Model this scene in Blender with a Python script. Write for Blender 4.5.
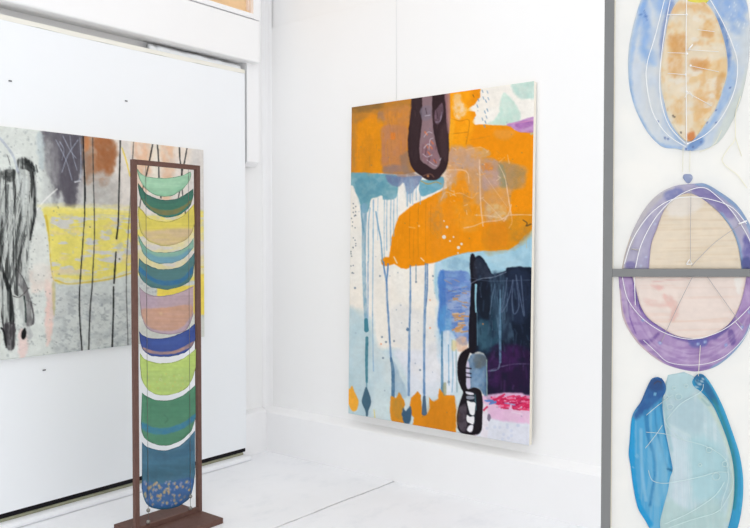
import bpy, bmesh, math
import numpy as np
from mathutils import Vector

for o in list(bpy.data.objects):
    bpy.data.objects.remove(o, do_unlink=True)
scn = bpy.context.scene
col = scn.collection

# ------------------------------------------------------------------ camera, sky, light, exposure
FPX = 777.75
YAW, PITCH = math.radians(38.612), math.radians(1.464)
CAM = np.array([-3.946, -4.16, 1.5])
D_ = np.array([math.cos(YAW)*math.cos(PITCH), math.sin(YAW)*math.cos(PITCH), -math.sin(PITCH)])
R_ = np.array([math.sin(YAW), -math.cos(YAW), 0.0])
U_ = np.cross(R_, D_)
cam = bpy.data.objects.new('camera', bpy.data.cameras.new('camera'))
col.objects.link(cam)
cam.data.sensor_width = 36.0
cam.data.sensor_fit = 'HORIZONTAL'
cam.data.lens = FPX/750*36.0
cam.location = CAM
cam.rotation_euler = Vector(D_).to_track_quat('-Z', 'Y').to_euler()
scn.camera = cam

w = bpy.data.worlds.new('daylight')
scn.world = w
w.use_nodes = True
w.node_tree.nodes['Background'].inputs[0].default_value = (0.985, 0.99, 1.0, 1)
w.node_tree.nodes['Background'].inputs[1].default_value = 1.0

# the studio's long roof light, above and in front of the two walls
sk = bpy.data.lights.new('roof_light', 'AREA')
sk.shape = 'RECTANGLE'; sk.size = 3.0; sk.size_y = 2.4; sk.energy = 11.0
sk.color = (1.0, 0.985, 0.96)
so = bpy.data.objects.new('roof_light', sk); col.objects.link(so)
so.location = (-3.0, -2.9, 4.25)
so.rotation_euler = (Vector((0.75, 0.75, -1.0))).to_track_quat('-Z', 'Y').to_euler()

scn.view_settings.view_transform = 'Standard'
scn.view_settings.look = 'None'
scn.view_settings.gamma = 1.0
scn.view_settings.use_curve_mapping = False
scn.view_settings.exposure = 0.23


# ------------------------------------------------------------------ measuring helpers
def project(P):
    v = np.asarray(P, float) - CAM
    z = v @ D_
    return 375 + FPX*(v @ R_)/z, 264 - FPX*(v @ U_)/z


def ray(x, y):
    return D_ + R_*(x-375)/FPX + U_*(264-y)/FPX


def on_plane(x, y, n, p0):
    v = ray(x, y); n = np.asarray(n, float)
    t = ((np.asarray(p0, float) - CAM) @ n)/(v @ n)
    return CAM + t*v


# ------------------------------------------------------------------ noise and paint
_lat = {}


def vnoise(x, y, seed=0):
    if seed not in _lat:
        _lat[seed] = np.random.RandomState(seed).rand(256, 256)
    L = _lat[seed]
    xi = np.floor(x).astype(int); yi = np.floor(y).astype(int)
    fx = x-xi; fy = y-yi
    fx = fx*fx*(3-2*fx); fy = fy*fy*(3-2*fy)
    xi &= 255; yi &= 255
    x1 = (xi+1) & 255; y1 = (yi+1) & 255
    a = L[yi, xi]*(1-fx)+L[yi, x1]*fx
    b = L[y1, xi]*(1-fx)+L[y1, x1]*fx
    return a*(1-fy)+b*fy


def fbm(x, y, seed=0, octv=3):
    s = 0; a = 1; t = 0
    for i in range(octv):
        s = s + a*vnoise(x*2**i+17.3*i+300, y*2**i+9.1*i+300, seed+i)
        t += a; a *= .55
    return s/t


def catmull(pts, closed=False, k=5):
    P = np.asarray(pts, float)
    n = len(P)
    if n < 3:
        return P
    out = []
    rng = range(n if closed else n-1)
    for i in rng:
        if closed:
            p0, p1, p2, p3 = P[i-1], P[i], P[(i+1) % n], P[(i+2) % n]
        else:
            p0, p1, p2, p3 = P[max(i-1, 0)], P[i], P[i+1], P[min(i+2, n-1)]
        for j in range(k):
            t = j/k
            out.append(.5*((2*p1)+(-p0+p2)*t+(2*p0-5*p1+4*p2-p3)*t*t+(-p0+3*p1-3*p2+p3)*t**3))
    if not closed:
        out.append(P[-1])
    return np.array(out)


def resample(pts, n, smooth=True):
    P = catmull(pts, False, 8) if smooth else np.asarray(pts, float)
    s = np.concatenate([[0], np.cumsum(np.linalg.norm(np.diff(P, axis=0), axis=1))])
    q = np.linspace(0, s[-1], n)
    return np.stack([np.interp(q, s, P[:, i]) for i in range(P.shape[1])], 1)


class Paint:
    """pigment of a picture or a glass piece, one value for each point of its surface"""
    def __init__(self, X, Y, base):
        self.X = X; self.Y = Y
        self.c = np.tile(np.array(base, float), (len(X), 1))
        self.k = 0

    def n(self, sx, sy=None, seed=0, octv=3):
        sy = sx if sy is None else sy
        return fbm(self.X/sx, self.Y/sy, seed, octv)

    def _mix(self, idx, color, a):
        a = np.clip(a, 0, 1)[:, None]
        self.c[idx] = self.c[idx]*(1-a)+np.array(color, float)*a

    def mask(self, m, color, a=1.0):
        self._mix(np.arange(len(self.X)), color, np.clip(m, 0, 1)*a)

    def poly(self, pts, color, a=1.0, soft=1.2, wob=0.8, ws=4.0, tex=0.0, ts=(6, 6), lo=.35, hi=.65, smooth=True, inset=0):
        self.k += 1
        P = catmull(pts, True, 4) if smooth else np.asarray(pts, float)
        m = soft+wob+2
        x0, y0 = P.min(0)-m; x1, y1 = P.max(0)+m
        idx = np.nonzero((self.X > x0) & (self.X < x1) & (self.Y > y0) & (self.Y < y1))[0]
        if not len(idx):
            return
        X = self.X[idx]; Y = self.Y[idx]
        d2 = np.full(len(idx), 1e9); ins = np.zeros(len(idx), bool)
        for i in range(len(P)):
            ax, ay = P[i]; bx, by = P[(i+1) % len(P)]
            ex, ey = bx-ax, by-ay
            L = ex*ex+ey*ey+1e-9
            t = np.clip(((X-ax)*ex+(Y-ay)*ey)/L, 0, 1)
            d2 = np.minimum(d2, (X-ax-t*ex)**2+(Y-ay-t*ey)**2)
            if ay != by:
                c = ((ay > Y) != (by > Y)) & (X < ex*(Y-ay)/ey+ax)
                ins ^= c
        d = np.sqrt(d2)*np.where(ins, -1, 1)+inset
        if wob:
            d = d+wob*2*(fbm(X/ws, Y/ws, self.k % 40+50)-.5)
        al = np.clip(.5-d/soft, 0, 1)*a
        if tex:
            q = fbm(X/ts[0], Y/ts[1], self.k % 40+100)
            q = np.clip((q-lo)/(hi-lo), 0, 1)
            al = al*(1-tex*(1-q))
        self._mix(idx, color, al)

    def line(self, pts, wd, color, a=1.0, soft=.8, wob=.25, tex=0.0, ts=(4, 4), smooth=True):
        self.k += 1
        P = catmull(pts, False, 4) if smooth else np.asarray(pts, float)
        W = np.interp(np.linspace(0, 1, len(P)), np.linspace(0, 1, len(np.atleast_1d(wd))), np.atleast_1d(wd))
        m = W.max()/2+soft+wob+1
        x0, y0 = P.min(0)-m; x1, y1 = P.max(0)+m
        idx = np.nonzero((self.X > x0) & (self.X < x1) & (self.Y > y0) & (self.Y < y1))[0]
        if not len(idx):
            return
        X = self.X[idx]; Y = self.Y[idx]
        d = np.full(len(idx), 1e9)
        for i in range(len(P)-1):
            ax, ay = P[i]; bx, by = P[i+1]
            ex, ey = bx-ax, by-ay
            t = np.clip(((X-ax)*ex+(Y-ay)*ey)/(ex*ex+ey*ey+1e-9), 0, 1)
            d = np.minimum(d, np.hypot(X-ax-t*ex, Y-ay-t*ey)-(W[i]*(1-t)+W[i+1]*t)/2)
        if wob:
            d = d+wob*2*(fbm(X/3, Y/3, self.k % 40+50)-.5)
        al = np.clip(.5-d/soft, 0, 1)*a
        if tex:
            q = np.clip((fbm(X/ts[0], Y/ts[1], self.k % 40+100)-.35)/.3, 0, 1)
            al = al*(1-tex*(1-q))
        self._mix(idx, color, al)

    def dot(self, x, y, r, color, a=1.0):
        self.line([(x, y), (x+.01, y)], 2*r, color, a, .9, .15, smooth=False)

    def grain(self, amt, sx, sy, seed):
        self.c *= (1+amt*2*(self.n(sx, sy, seed)-.5))[:, None]

    def linear(self):
        c = np.clip(self.c/255.0, 0, 1)
        l = np.where(c <= .04045, c/12.92, ((c+.055)/1.055)**2.4)
        return np.concatenate([l, np.ones((len(l), 1))], 1).astype(np.float32)


# ------------------------------------------------------------------ materials
def srgb(c):
    f = lambda v: v/12.92 if v <= .04045 else ((v+.055)/1.055)**2.4
    return tuple(f(v/255) for v in c)+(1,)


MATS = {}


def mat(name, c, rough=.6, var=.03, scale=6.0, bump=0.0, bscale=40.0, metal=0.0, spec=.3):
    if name in MATS:
        return MATS[name]
    m = bpy.data.materials.new(name); m.use_nodes = True
    nt = m.node_tree; b = nt.nodes['Principled BSDF']
    tc = nt.nodes.new('ShaderNodeTexCoord')
    nz = nt.nodes.new('ShaderNodeTexNoise'); nz.inputs['Scale'].default_value = scale; nz.inputs['Detail'].default_value = 6
    nt.links.new(tc.outputs['Object'], nz.inputs['Vector'])
    rp = nt.nodes.new('ShaderNodeValToRGB')
    l = srgb(c)
    rp.color_ramp.elements[0].position = .3; rp.color_ramp.elements[1].position = .7
    rp.color_ramp.elements[0].color = tuple(min(1, v*(1-var)) for v in l[:3])+(1,)
    rp.color_ramp.elements[1].color = tuple(min(1, v*(1+var)) for v in l[:3])+(1,)
    nt.links.new(nz.outputs['Fac'], rp.inputs['Fac'])
    nt.links.new(rp.outputs['Color'], b.inputs['Base Color'])
    b.inputs['Roughness'].default_value = rough
    b.inputs['Metallic'].default_value = metal
    b.inputs['Specular IOR Level'].default_value = spec
    if bump:
        n2 = nt.nodes.new('ShaderNodeTexNoise'); n2.inputs['Scale'].default_value = bscale; n2.inputs['Detail'].default_value = 5
        nt.links.new(tc.outputs['Object'], n2.inputs['Vector'])
        bp = nt.nodes.new('ShaderNodeBump'); bp.inputs['Strength'].default_value = bump; bp.inputs['Distance'].default_value = .01
        nt.links.new(n2.outputs['Fac'], bp.inputs['Height'])
        nt.links.new(bp.outputs['Normal'], b.inputs['Normal'])
    MATS[name] = m
    return m


def pigment_mat(name, rough, spec, bump, bscale):
    """paint whose colour is carried by the surface points, with a brushed relief"""
    m = bpy.data.materials.new(name); m.use_nodes = True
    nt = m.node_tree; b = nt.nodes['Principled BSDF']
    at = nt.nodes.new('ShaderNodeAttribute'); at.attribute_name = 'pigment'
    tc = nt.nodes.new('ShaderNodeTexCoord')
    nz = nt.nodes.new('ShaderNodeTexNoise'); nz.inputs['Scale'].default_value = bscale; nz.inputs['Detail'].default_value = 6
    nt.links.new(tc.outputs['Object'], nz.inputs['Vector'])
    mx = nt.nodes.new('ShaderNodeMix'); mx.data_type = 'RGBA'; mx.blend_type = 'MULTIPLY'; mx.inputs[0].default_value = .04
    nt.links.new(at.outputs['Color'], mx.inputs[6]); nt.links.new(nz.outputs['Fac'], mx.inputs[7])
    nt.links.new(mx.outputs[2], b.inputs['Base Color'])
    b.inputs['Roughness'].default_value = rough; b.inputs['Specular IOR Level'].default_value = spec
    bp = nt.nodes.new('ShaderNodeBump'); bp.inputs['Strength'].default_value = bump; bp.inputs['Distance'].default_value = .003
    nt.links.new(nz.outputs['Fac'], bp.inputs['Height']); nt.links.new(bp.outputs['Normal'], b.inputs['Normal'])
    MATS[name] = m
    return m


def glass_mat(name, clear, gloss=.06, color=None, tint=.5):
    """stained or milky sheet glass: part clear, part light-scattering, glossy skin"""
    m = bpy.data.materials.new(name); m.use_nodes = True
    nt = m.node_tree; nt.nodes.clear()
    out = nt.nodes.new('ShaderNodeOutputMaterial')
    if color is None:
        at = nt.nodes.new('ShaderNodeAttribute'); at.attribute_name = 'pigment'; src = at.outputs['Color']
    else:
        tc = nt.nodes.new('ShaderNodeTexCoord')
        nz = nt.nodes.new('ShaderNodeTexNoise'); nz.inputs['Scale'].default_value = 14; nz.inputs['Detail'].default_value = 5
        nt.links.new(tc.outputs['Object'], nz.inputs['Vector'])
        rp = nt.nodes.new('ShaderNodeValToRGB')
        rp.color_ramp.elements[0].position = .35; rp.color_ramp.elements[0].color = srgb(color[0])
        rp.color_ramp.elements[1].position = .65; rp.color_ramp.elements[1].color = srgb(color[1])
        nt.links.new(nz.outputs['Fac'], rp.inputs['Fac']); src = rp.outputs['Color']
    df = nt.nodes.new('ShaderNodeBsdfDiffuse'); tl = nt.nodes.new('ShaderNodeBsdfTranslucent')
    tr = nt.nodes.new('ShaderNodeBsdfTransparent'); gl = nt.nodes.new('ShaderNodeBsdfGlossy')
    gl.inputs['Roughness'].default_value = .12
    for n in (df, tl):
        nt.links.new(src, n.inputs['Color'])
    mc = nt.nodes.new('ShaderNodeMix'); mc.data_type = 'RGBA'; mc.inputs[0].default_value = tint
    mc.inputs[6].default_value = (1, 1, 1, 1); nt.links.new(src, mc.inputs[7])
    nt.links.new(mc.outputs[2], tr.inputs['Color'])
    m1 = nt.nodes.new('ShaderNodeMixShader'); m1.inputs[0].default_value = .35
    nt.links.new(df.outputs[0], m1.inputs[1]); nt.links.new(tl.outputs[0], m1.inputs[2])
    m2 = nt.nodes.new('ShaderNodeMixShader'); m2.inputs[0].default_value = clear
    nt.links.new(m1.outputs[0], m2.inputs[1]); nt.links.new(tr.outputs[0], m2.inputs[2])
    m3 = nt.nodes.new('ShaderNodeMixShader'); m3.inputs[0].default_value = gloss
    nt.links.new(m2.outputs[0], m3.inputs[1]); nt.links.new(gl.outputs[0], m3.inputs[2])
    nt.links.new(m3.outputs[0], out.inputs['Surface'])
    MATS[name] = m
    return m


mat('wall_white', (247, 247, 247), .65, .008, 1.3, .06, 25)
mat('board_white', (244, 247, 250), .55, .008, .8, .03, 30)
mat('trim_white', (247, 247, 248), .5, .008, 4, .05, 40)
m = mat('floor_white', (246, 247, 250), .55, .02, 2.2, .25, 9)
nt = m.node_tree
mp = nt.nodes.new('ShaderNodeMapping'); mp.inputs['Scale'].default_value = (1.4, 2.2, 1); mp.inputs['Rotation'].default_value = (0, 0, .5)
tc = nt.nodes.new('ShaderNodeTexCoord'); nt.links.new(tc.outputs['Object'], mp.inputs['Vector'])
nz = nt.nodes.new('ShaderNodeTexNoise'); nz.inputs['Scale'].default_value = 2.6; nz.inputs['Detail'].default_value = 12; nz.inputs['Roughness'].default_value = .72
nt.links.new(mp.outputs['Vector'], nz.inputs['Vector'])
rp = nt.nodes.new('ShaderNodeValToRGB')
rp.color_ramp.elements[0].position = .52; rp.color_ramp.elements[0].color = (1, 1, 1, 1)
rp.color_ramp.elements[1].position = .72; rp.color_ramp.elements[1].color = (.76, .79, .82, 1)
nt.links.new(nz.outputs['Fac'], rp.inputs['Fac'])
mx = nt.nodes.new('ShaderNodeMix'); mx.data_type = 'RGBA'; mx.blend_type = 'MULTIPLY'; mx.inputs[0].default_value = .4
bs = nt.nodes['Principled BSDF']
src = bs.inputs['Base Color'].links[0].from_socket
nt.links.new(src, mx.inputs[6]); nt.links.new(rp.outputs['Color'], mx.inputs[7]); nt.links.new(mx.outputs[2], bs.inputs['Base Color'])
mat('joint_dark', (128, 110, 96), .9, .25, 30)
mat('cream_edge', (240, 238, 228), .7, .02, 8)
mat('shade_dirt_tan', (150, 150, 128), .9, .15, 12, .3, 40)
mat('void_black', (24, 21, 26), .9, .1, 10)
mat('pine', (240, 205, 160), .5, .05, 7)
mat('pine_pale', (240, 220, 205), .5, .04, 7)
mat('canvas_raw', (240, 234, 220), .8, .03, 20, .2, 300)
mat('rust_brown', (104, 76, 68), .62, .10, 35, .15, 120, spec=.25)
mat('steel_grey', (126, 127, 127), .5, .02, 20, .05, 80, spec=.3)
mat('wire', (120, 120, 116), .4, .05, 50, metal=.3)
mat('wire_fine', (232, 233, 235), .5, .02, 50)
mat('ball_steel', (150, 148, 142), .3, .05, 50, metal=.6)
mat('nail_dark', (90, 92, 95), .5, .05, 50)
mat('thread_white', (246, 246, 246), .35, .02, 40)
mat('thread_grey', (176, 170, 172), .4, .05, 40)
mat('thread_aqua', (206, 226, 226), .35, .03, 40)
mat('thread_cream', (240, 236, 215), .35, .03, 40)
pigment_mat('oil_paint', .62, .10, .5, 130)
glass_mat('stained_glass', .36, .05, None, .8)
glass_mat('cast_glass', .0, .04, None)
glass_mat('milk_glass', .0, .05, ((247, 247, 244), (251, 250, 246)))
glass_mat('milk_glass_edge', .0, .05, ((244, 238, 222), (248, 244, 232)))


# ------------------------------------------------------------------ object helpers
def link(name, me, m, parent=None):
    o = bpy.data.objects.new(name, me); col.objects.link(o)
    if m:
        me.materials.append(MATS[m])
    if parent:
        o.parent = parent
        o.matrix_parent_inverse = parent.matrix_world.inverted()
    return o


def empty(name, loc, label, cat, group=None):
    o = bpy.data.objects.new(name, None); col.objects.link(o)
    o.location = loc; o.empty_display_size = .05
    tag(o, label, cat, group)
    bpy.context.view_layer.update()
    return o


def tag(o, label, cat=None, group=None, kind=None):
    if label: o['label'] = label
    if cat: o['category'] = cat
    if group: o['group'] = group
    if kind: o['kind'] = kind
    return o


def from_bm(name, bm, m, parent=None, smooth=False):
    bmesh.ops.recalc_face_normals(bm, faces=bm.faces)
    me = bpy.data.meshes.new(name); bm.to_mesh(me); bm.free()
    if smooth:
        me.polygons.foreach_set('use_smooth', [True]*len(me.polygons))
    return link(name, me, m, parent)


def box(name, lo, hi, m, parent=None, bev=.003, R=None, org=None, seg=2):
    """box between two corners; with R (3 axes) and org it is laid out in that frame"""
    bm = bmesh.new(); bmesh.ops.create_cube(bm, size=1)
    lo = Vector(lo); hi = Vector(hi)
    for v in bm.verts:
        v.co = Vector([(lo[i]+hi[i])/2+v.co[i]*(hi[i]-lo[i]) for i in range(3)])
    if bev:
        bmesh.ops.bevel(bm, geom=bm.edges[:], offset=bev, segments=seg, affect='EDGES', profile=.6)
    if R is not None:
        for v in bm.verts:
            v.co = Vector(org)+Vector(R[0])*v.co.x+Vector(R[1])*v.co.y+Vector(R[2])*v.co.z
    return from_bm(name, bm, m, parent)


def prism(name, prof, y0, y1, m, parent=None, axis='y'):
    """cross-section extruded along the room's y (or x) axis"""
    bm = bmesh.new()
    f = lambda a, b, t: (a, t, b) if axis == 'y' else (t, a, b)
    A = [bm.verts.new(f(a, b, y0)) for a, b in prof]; B = [bm.verts.new(f(a, b, y1)) for a, b in prof]
    n = len(prof)
    for i in range(n):
        bm.faces.new((A[i], A[(i+1) % n], B[(i+1) % n], B[i]))
    bm.faces.new(A); bm.faces.new(B[::-1])
    return from_bm(name, bm, m, parent)


def tube(name, pts, r, m, parent=None, sides=6, closed_caps=True):
    P = [Vector(p) for p in pts]
    bm = bmesh.new(); rings = []
    for i, p in enumerate(P):
        t = (P[min(i+1, len(P)-1)]-P[max(i-1, 0)]).normalized()
        a = t.orthogonal().normalized() if i == 0 else (a0-t*a0.dot(t)).normalized()
        a0 = a; b = t.cross(a)
        rr = r[i] if hasattr(r, '__len__') else r
        rings.append([bm.verts.new(p+(a*math.cos(k*2*math.pi/sides)+b*math.sin(k*2*math.pi/sides))*rr) for k in range(sides)])
    for i in range(len(P)-1):
        for k in range(sides):
            bm.faces.new((rings[i][k], rings[i][(k+1) % sides], rings[i+1][(k+1) % sides], rings[i+1][k]))
    bm.faces.new(rings[0][::-1]); bm.faces.new(rings[-1])
    return from_bm(name, bm, m, parent, True)


def ball(name, c, r, m, parent=None, sq=(1, 1, 1)):
    bm = bmesh.new(); bmesh.ops.create_uvsphere(bm, u_segments=10, v_segments=7, radius=r)
    for v in bm.verts:
        v.co = Vector(c)+Vector([v.co[i]*sq[i] for i in range(3)])
    return from_bm(name, bm, m, parent, True)


def grid_mesh(name, V, nx, ny, faces, rgba, m, parent=None, smooth=True):
    me = bpy.data.meshes.new(name)
    me.vertices.add(len(V)); me.vertices.foreach_set('co', V.astype(np.float32).ravel())
    me.loops.add(faces.size); me.loops.foreach_set('vertex_index', faces.astype(np.int32).ravel())
    nf = len(faces)
    me.polygons.add(nf)
    me.polygons.foreach_set('loop_start', np.arange(0, nf*4, 4, dtype=np.int32))
    me.polygons.foreach_set('loop_total', np.full(nf, 4, np.int32))
    me.update(calc_edges=True)
    if smooth:
        me.polygons.foreach_set('use_smooth', np.ones(nf, bool))
    if rgba is not None:
        at = me.color_attributes.new('pigment', 'FLOAT_COLOR', 'POINT')
        at.data.foreach_set('color', rgba.ravel())
    me.validate()
    return link(name, me, m, parent)


def quads(nx, ny, off=0, flip=False):
    i, j = np.meshgrid(np.arange(nx-1), np.arange(ny-1))
    a = (j*nx+i).ravel()+off
    q = np.stack([a, a+1, a+1+nx, a+nx], 1)
    return q[:, ::-1] if flip else q


class Plane:
    """an upright working plane: origin, across axis, up axis, normal towards the viewer"""
    def __init__(s, o, ex, ez):
        s.o = np.asarray(o, float); s.ex = np.asarray(ex, float); s.ez = np.asarray(ez, float)
        s.ex /= np.linalg.norm(s.ex); s.ez /= np.linalg.norm(s.ez)
        s.n = np.cross(s.ex, s.ez)
        if s.n @ (CAM-s.o) < 0: s.n = -s.n

    def uv(s, x, y):
        p = on_plane(x, y, s.n, s.o)-s.o
        return p @ s.ex, p @ s.ez

    def at(s, u, v, h=0.0):
        return s.o+s.ex*u+s.ez*v+s.n*h

    def trace(s, pts):
        return np.array([s.uv(*p) for p in pts])


def pane_piece(name, pl, A, B, na, nb, th, rise, paintf, m, parent, edge=.45, smooth=True, wob=0.0):
    """a glass piece lying in a plane between two edge curves (traced); slightly pillowed, front and back"""
    a = resample(pl.trace(A), na, smooth); b = resample(pl.trace(B), na, smooth)
    if wob:
        q = np.linspace(0, 9, na); w0 = np.minimum(1, 8*np.minimum(q, 9-q)/9)
        a[:, 1] += wob*w0*2*(fbm(q*1.3, q*0+A[0][1], 61)-.5); b[:, 1] += wob*w0*2*(fbm(q*1.3, q*0+B[0][1], 62)-.5)
        a[:, 0] += wob*w0*(fbm(q*1.5, q*0+A[0][1], 63)-.5); b[:, 0] += wob*w0*2*(fbm(q*1.7, q*0+B[0][1], 64)-.5)
    t = np.linspace(0, 1, nb)
    uv = a[None]*(1-t)[:, None, None]+b[None]*t[:, None, None]     # nb x na x 2
    s = np.linspace(0, 1, na)
    g = np.minimum(np.minimum(t, 1-t)[:, None]*nb, np.minimum(s, 1-s)[None]*na*2.0)
    pro = np.clip(g/4.0, 0, 1)**edge
    uvf = uv.reshape(-1, 2); h = pro.ravel()
    F = pl.o+uvf[:, :1]*pl.ex+uvf[:, 1:]*pl.ez+pl.n*(rise+th*h)[:, None]
    Bk = pl.o+uvf[:, :1]*pl.ex+uvf[:, 1:]*pl.ez+pl.n*(rise-.0005-.15*th*h)[:, None]
    x, y = project(F)
    pt = paintf(x, y)
    rg = pt.linear(); rg = np.concatenate([rg, rg])
    N = na*nb
    # rim
    loop = np.concatenate([np.arange(na), np.arange(1, nb)*na+na-1, (nb-1)*na+np.arange(na-2, -1, -1), np.arange(nb-2, 0, -1)*na])
    l2 = np.roll(loop, -1)
    rim = np.stack([loop, loop+N, l2+N, l2], 1)
    faces = np.concatenate([quads(na, nb), quads(na, nb, N, True), rim])
    o = grid_mesh(name, np.concatenate([F, Bk]), na, nb, faces, rg, m, parent)
    bm = bmesh.new(); bm.from_mesh(o.data)
    bmesh.ops.recalc_face_normals(bm, faces=bm.faces); bm.to_mesh(o.data); bm.free()
    return o


# ------------------------------------------------------------------ the room
FL = -9.0
fl = box('floor', (FL, FL, -.12), (.4, .4, -.012), 'joint_dark', None, 0)
tag(fl, 'white painted concrete floor', kind='structure')


def slab(name, y_in, y_out, sgn, seed):
    """one poured slab; its edge along the joint is chipped"""
    n = 260
    xs = np.linspace(FL, .3, n)
    ed = y_in+sgn*(.0045+.010*np.abs(fbm(xs*7+3, xs*0, seed)-.5)+.012*np.clip(fbm(xs*22, xs*0+5, seed+3)-.62, 0, 1))
    ed = ed-.03*(fbm(xs*1.2, xs*0, 77)-.5)
    bm = bmesh.new()
    T = [bm.verts.new((x, e, 0)) for x, e in zip(xs, ed)]; B = [bm.verts.new((x, e, -.0115)) for x, e in zip(xs, ed)]
    O = [bm.verts.new((x, y_out, 0)) for x in xs]; Q = [bm.verts.new((x, y_out, -.0115)) for x in xs]
    for i in range(n-1):
        bm.faces.new((T[i], T[i+1], O[i+1], O[i])); bm.faces.new((T[i], B[i], B[i+1], T[i+1]))
        bm.faces.new((B[i], Q[i], Q[i+1], B[i+1])); bm.faces.new((O[i], O[i+1], Q[i+1], Q[i]))
    bm.faces.new((T[0], O[0], Q[0], B[0])); bm.faces.new((T[-1], B[-1], Q[-1], O[-1]))
    o = from_bm(name, bm, 'floor_white', fl)
    return o


slab('floor_slab', -1.205, .3, 1, 31)
slab('floor_slab', -1.205, FL, -1, 41)

wl = box('wall_left', (FL, 0, -.05), (.25, .25, 4.2), 'wall_white', None, 0)
tag(wl, 'white back wall behind the leaning board', kind='structure')
wr = box('wall_right', (0, FL, -.05), (.25, 0, 3.06), 'wall_white', None, .004)
tag(wr, 'smooth white wall carrying the orange painting', kind='structure')
wu = box('wall_right_upper', (.012, FL, 3.062), (.25, 0, 4.2), 'wall_white', None, .002)
tag(wu, 'upper white wall above the horizontal seam', kind='structure')
b = prism('baseboard_right', [(-.06, 0), (-.06, .283), (-.052, .294), (0, .322), (0, 0)], FL, 0, 'trim_white')
tag(b, 'white concrete kerb with a sloping ledge below the orange painting', kind='structure')
b = prism('baseboard_left', [(-.05, 0), (-.05, .288), (-.044, .298), (0, .318), (0, 0)], FL, -.06, 'trim_white', axis='x')
tag(b, 'white ledge low on the back wall', kind='structure')

cl = box('dimming_slab', (-1.7, -1.4, 4.2), (.25, .25, 4.3), 'wall_white', None, 0)  # out of view, added and sized to hold light off the upper walls
tag(cl, 'unseen white slab added to dim the upper walls', kind='structure')
# overhead beam, corner upright, stub and little corner board
bm_ = box('trim_1', (FL, -.15, 2.754), (-.198, 0, 3.044), 'wall_white', None, .014, seg=4)
tag(bm_, 'deep white beam above the board', kind='structure')
t = box('trim_2', (-.262, -.152, 3.0455), (-.20, 0, 4.2), 'trim_white', None, .003)
tag(t, 'white upright beside the small high window', kind='structure')
t = prism('trim_3', [(-.085, 2.754), (0, 2.754), (0, 2.045), (-.05, 2.045), (-.085, 2.075)], -.266, -.155, 'trim_white', axis='x')
tag(t, 'short white stub post below the beam end', kind='structure')
bm = bmesh.new()
A_ = [[bm.verts.new((x, y, z)) for x, y in ((-.05, .001), (-.047, -.004), (-.026, -.014), (-.012, -.03), (-.004, -.05), (.001, -.054), (.001, .001))] for z in (.302, 4.2)]
for i in range(7):
    bm.faces.new((A_[0][i], A_[0][(i+1) % 7], A_[1][(i+1) % 7], A_[1][i]))
bm.faces.new(A_[0]); bm.faces.new(A_[1][::-1])
t = from_bm('trim_4', bm, 'trim_white')
tag(t, 'thin white corner batten', kind='structure')

# small high window with pine frame
win = box('window_1', (-1.9, -.158, 3.047), (-.262, 0, 3.078), 'trim_white', None, .003)
tag(win, 'small high window with pine frame in the corner', kind='structure')
box('window_frame', (-1.86, -.135, 3.078), (-.285, -.10, 3.098), 'pine', win, .003)
box('window_frame', (-.300, -.135, 3.098), (-.285, -.10, 4.1), 'pine_pale', win, .003)
box('window_frame', (-.285, -.150, 3.078), (-.262, -.02, 4.1), 'pine_pale', win, .002)
box('window_pane', (-1.86, -.115, 3.09), (-.29, -.105, 4.1), 'pine', win, 0)
wl2 = box('wall_left_upper', (FL, -.15, 3.047), (-1.9, 0, 4.2), 'wall_white', None, 0)
tag(wl2, 'white wall left of the small high window', kind='structure')

# low kerb and dark gap under the board
t = box('trim_5', (FL, -.150, 0), (-.29, -.002, .036), 'floor_white', None, .016)
tag(t, 'low white floor rib under the board', kind='structure')

# ------------------------------------------------------------------ the big white board on the back wall
bd = empty('display_board', (-2.6, -.09, .036), 'huge plain white board against the back wall, carrying the grey and yellow painting', 'board')
XR, ZT, ZB = -.299, 2.704, .083
XL = -6.2


def sag(x):
    u = (x+1.35)/1.1
    return -.012*math.exp(-u*u)


bm = bmesh.new()
n = 60
rows = []
for i in range(n+1):
    x = XL+(XR-XL)*i/n
    z = ZT-.027+sag(x)
    rows.append([bm.verts.new(c) for c in ((x, -.1, ZB), (x, -.1, z), (x, -.06, z), (x, -.06, ZB))])
for i in range(n):
    for k in range(4):
        bm.faces.new((rows[i][k], rows[i+1][k], rows[i+1][(k+1) % 4], rows[i][(k+1) % 4]))
bm.faces.new(rows[0]); bm.faces.new(rows[-1][::-1])
from_bm('board_panel', bm, 'board_white', bd)
bm = bmesh.new(); rows = []
for i in range(n+1):
    x = XL+(XR-XL)*i/n
    z = ZT+sag(x)
    wv = .002*math.sin(i*1.7)
    rows.append([bm.verts.new(c) for c in ((x, -.102, z-.0265+wv), (x, -.1, z), (x, -.06, z), (x, -.06, z-.0265))])
for i in range(n):
    for k in range(4):
        bm.faces.new((rows[i][k], rows[i+1][k], rows[i+1][(k+1) % 4], rows[i][(k+1) % 4]))
bm.faces.new(rows[0]); bm.faces.new(rows[-1][::-1])
tag(from_bm('top_edging', bm, 'cream_edge', bd), 'cream strip along the top edge')
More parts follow.
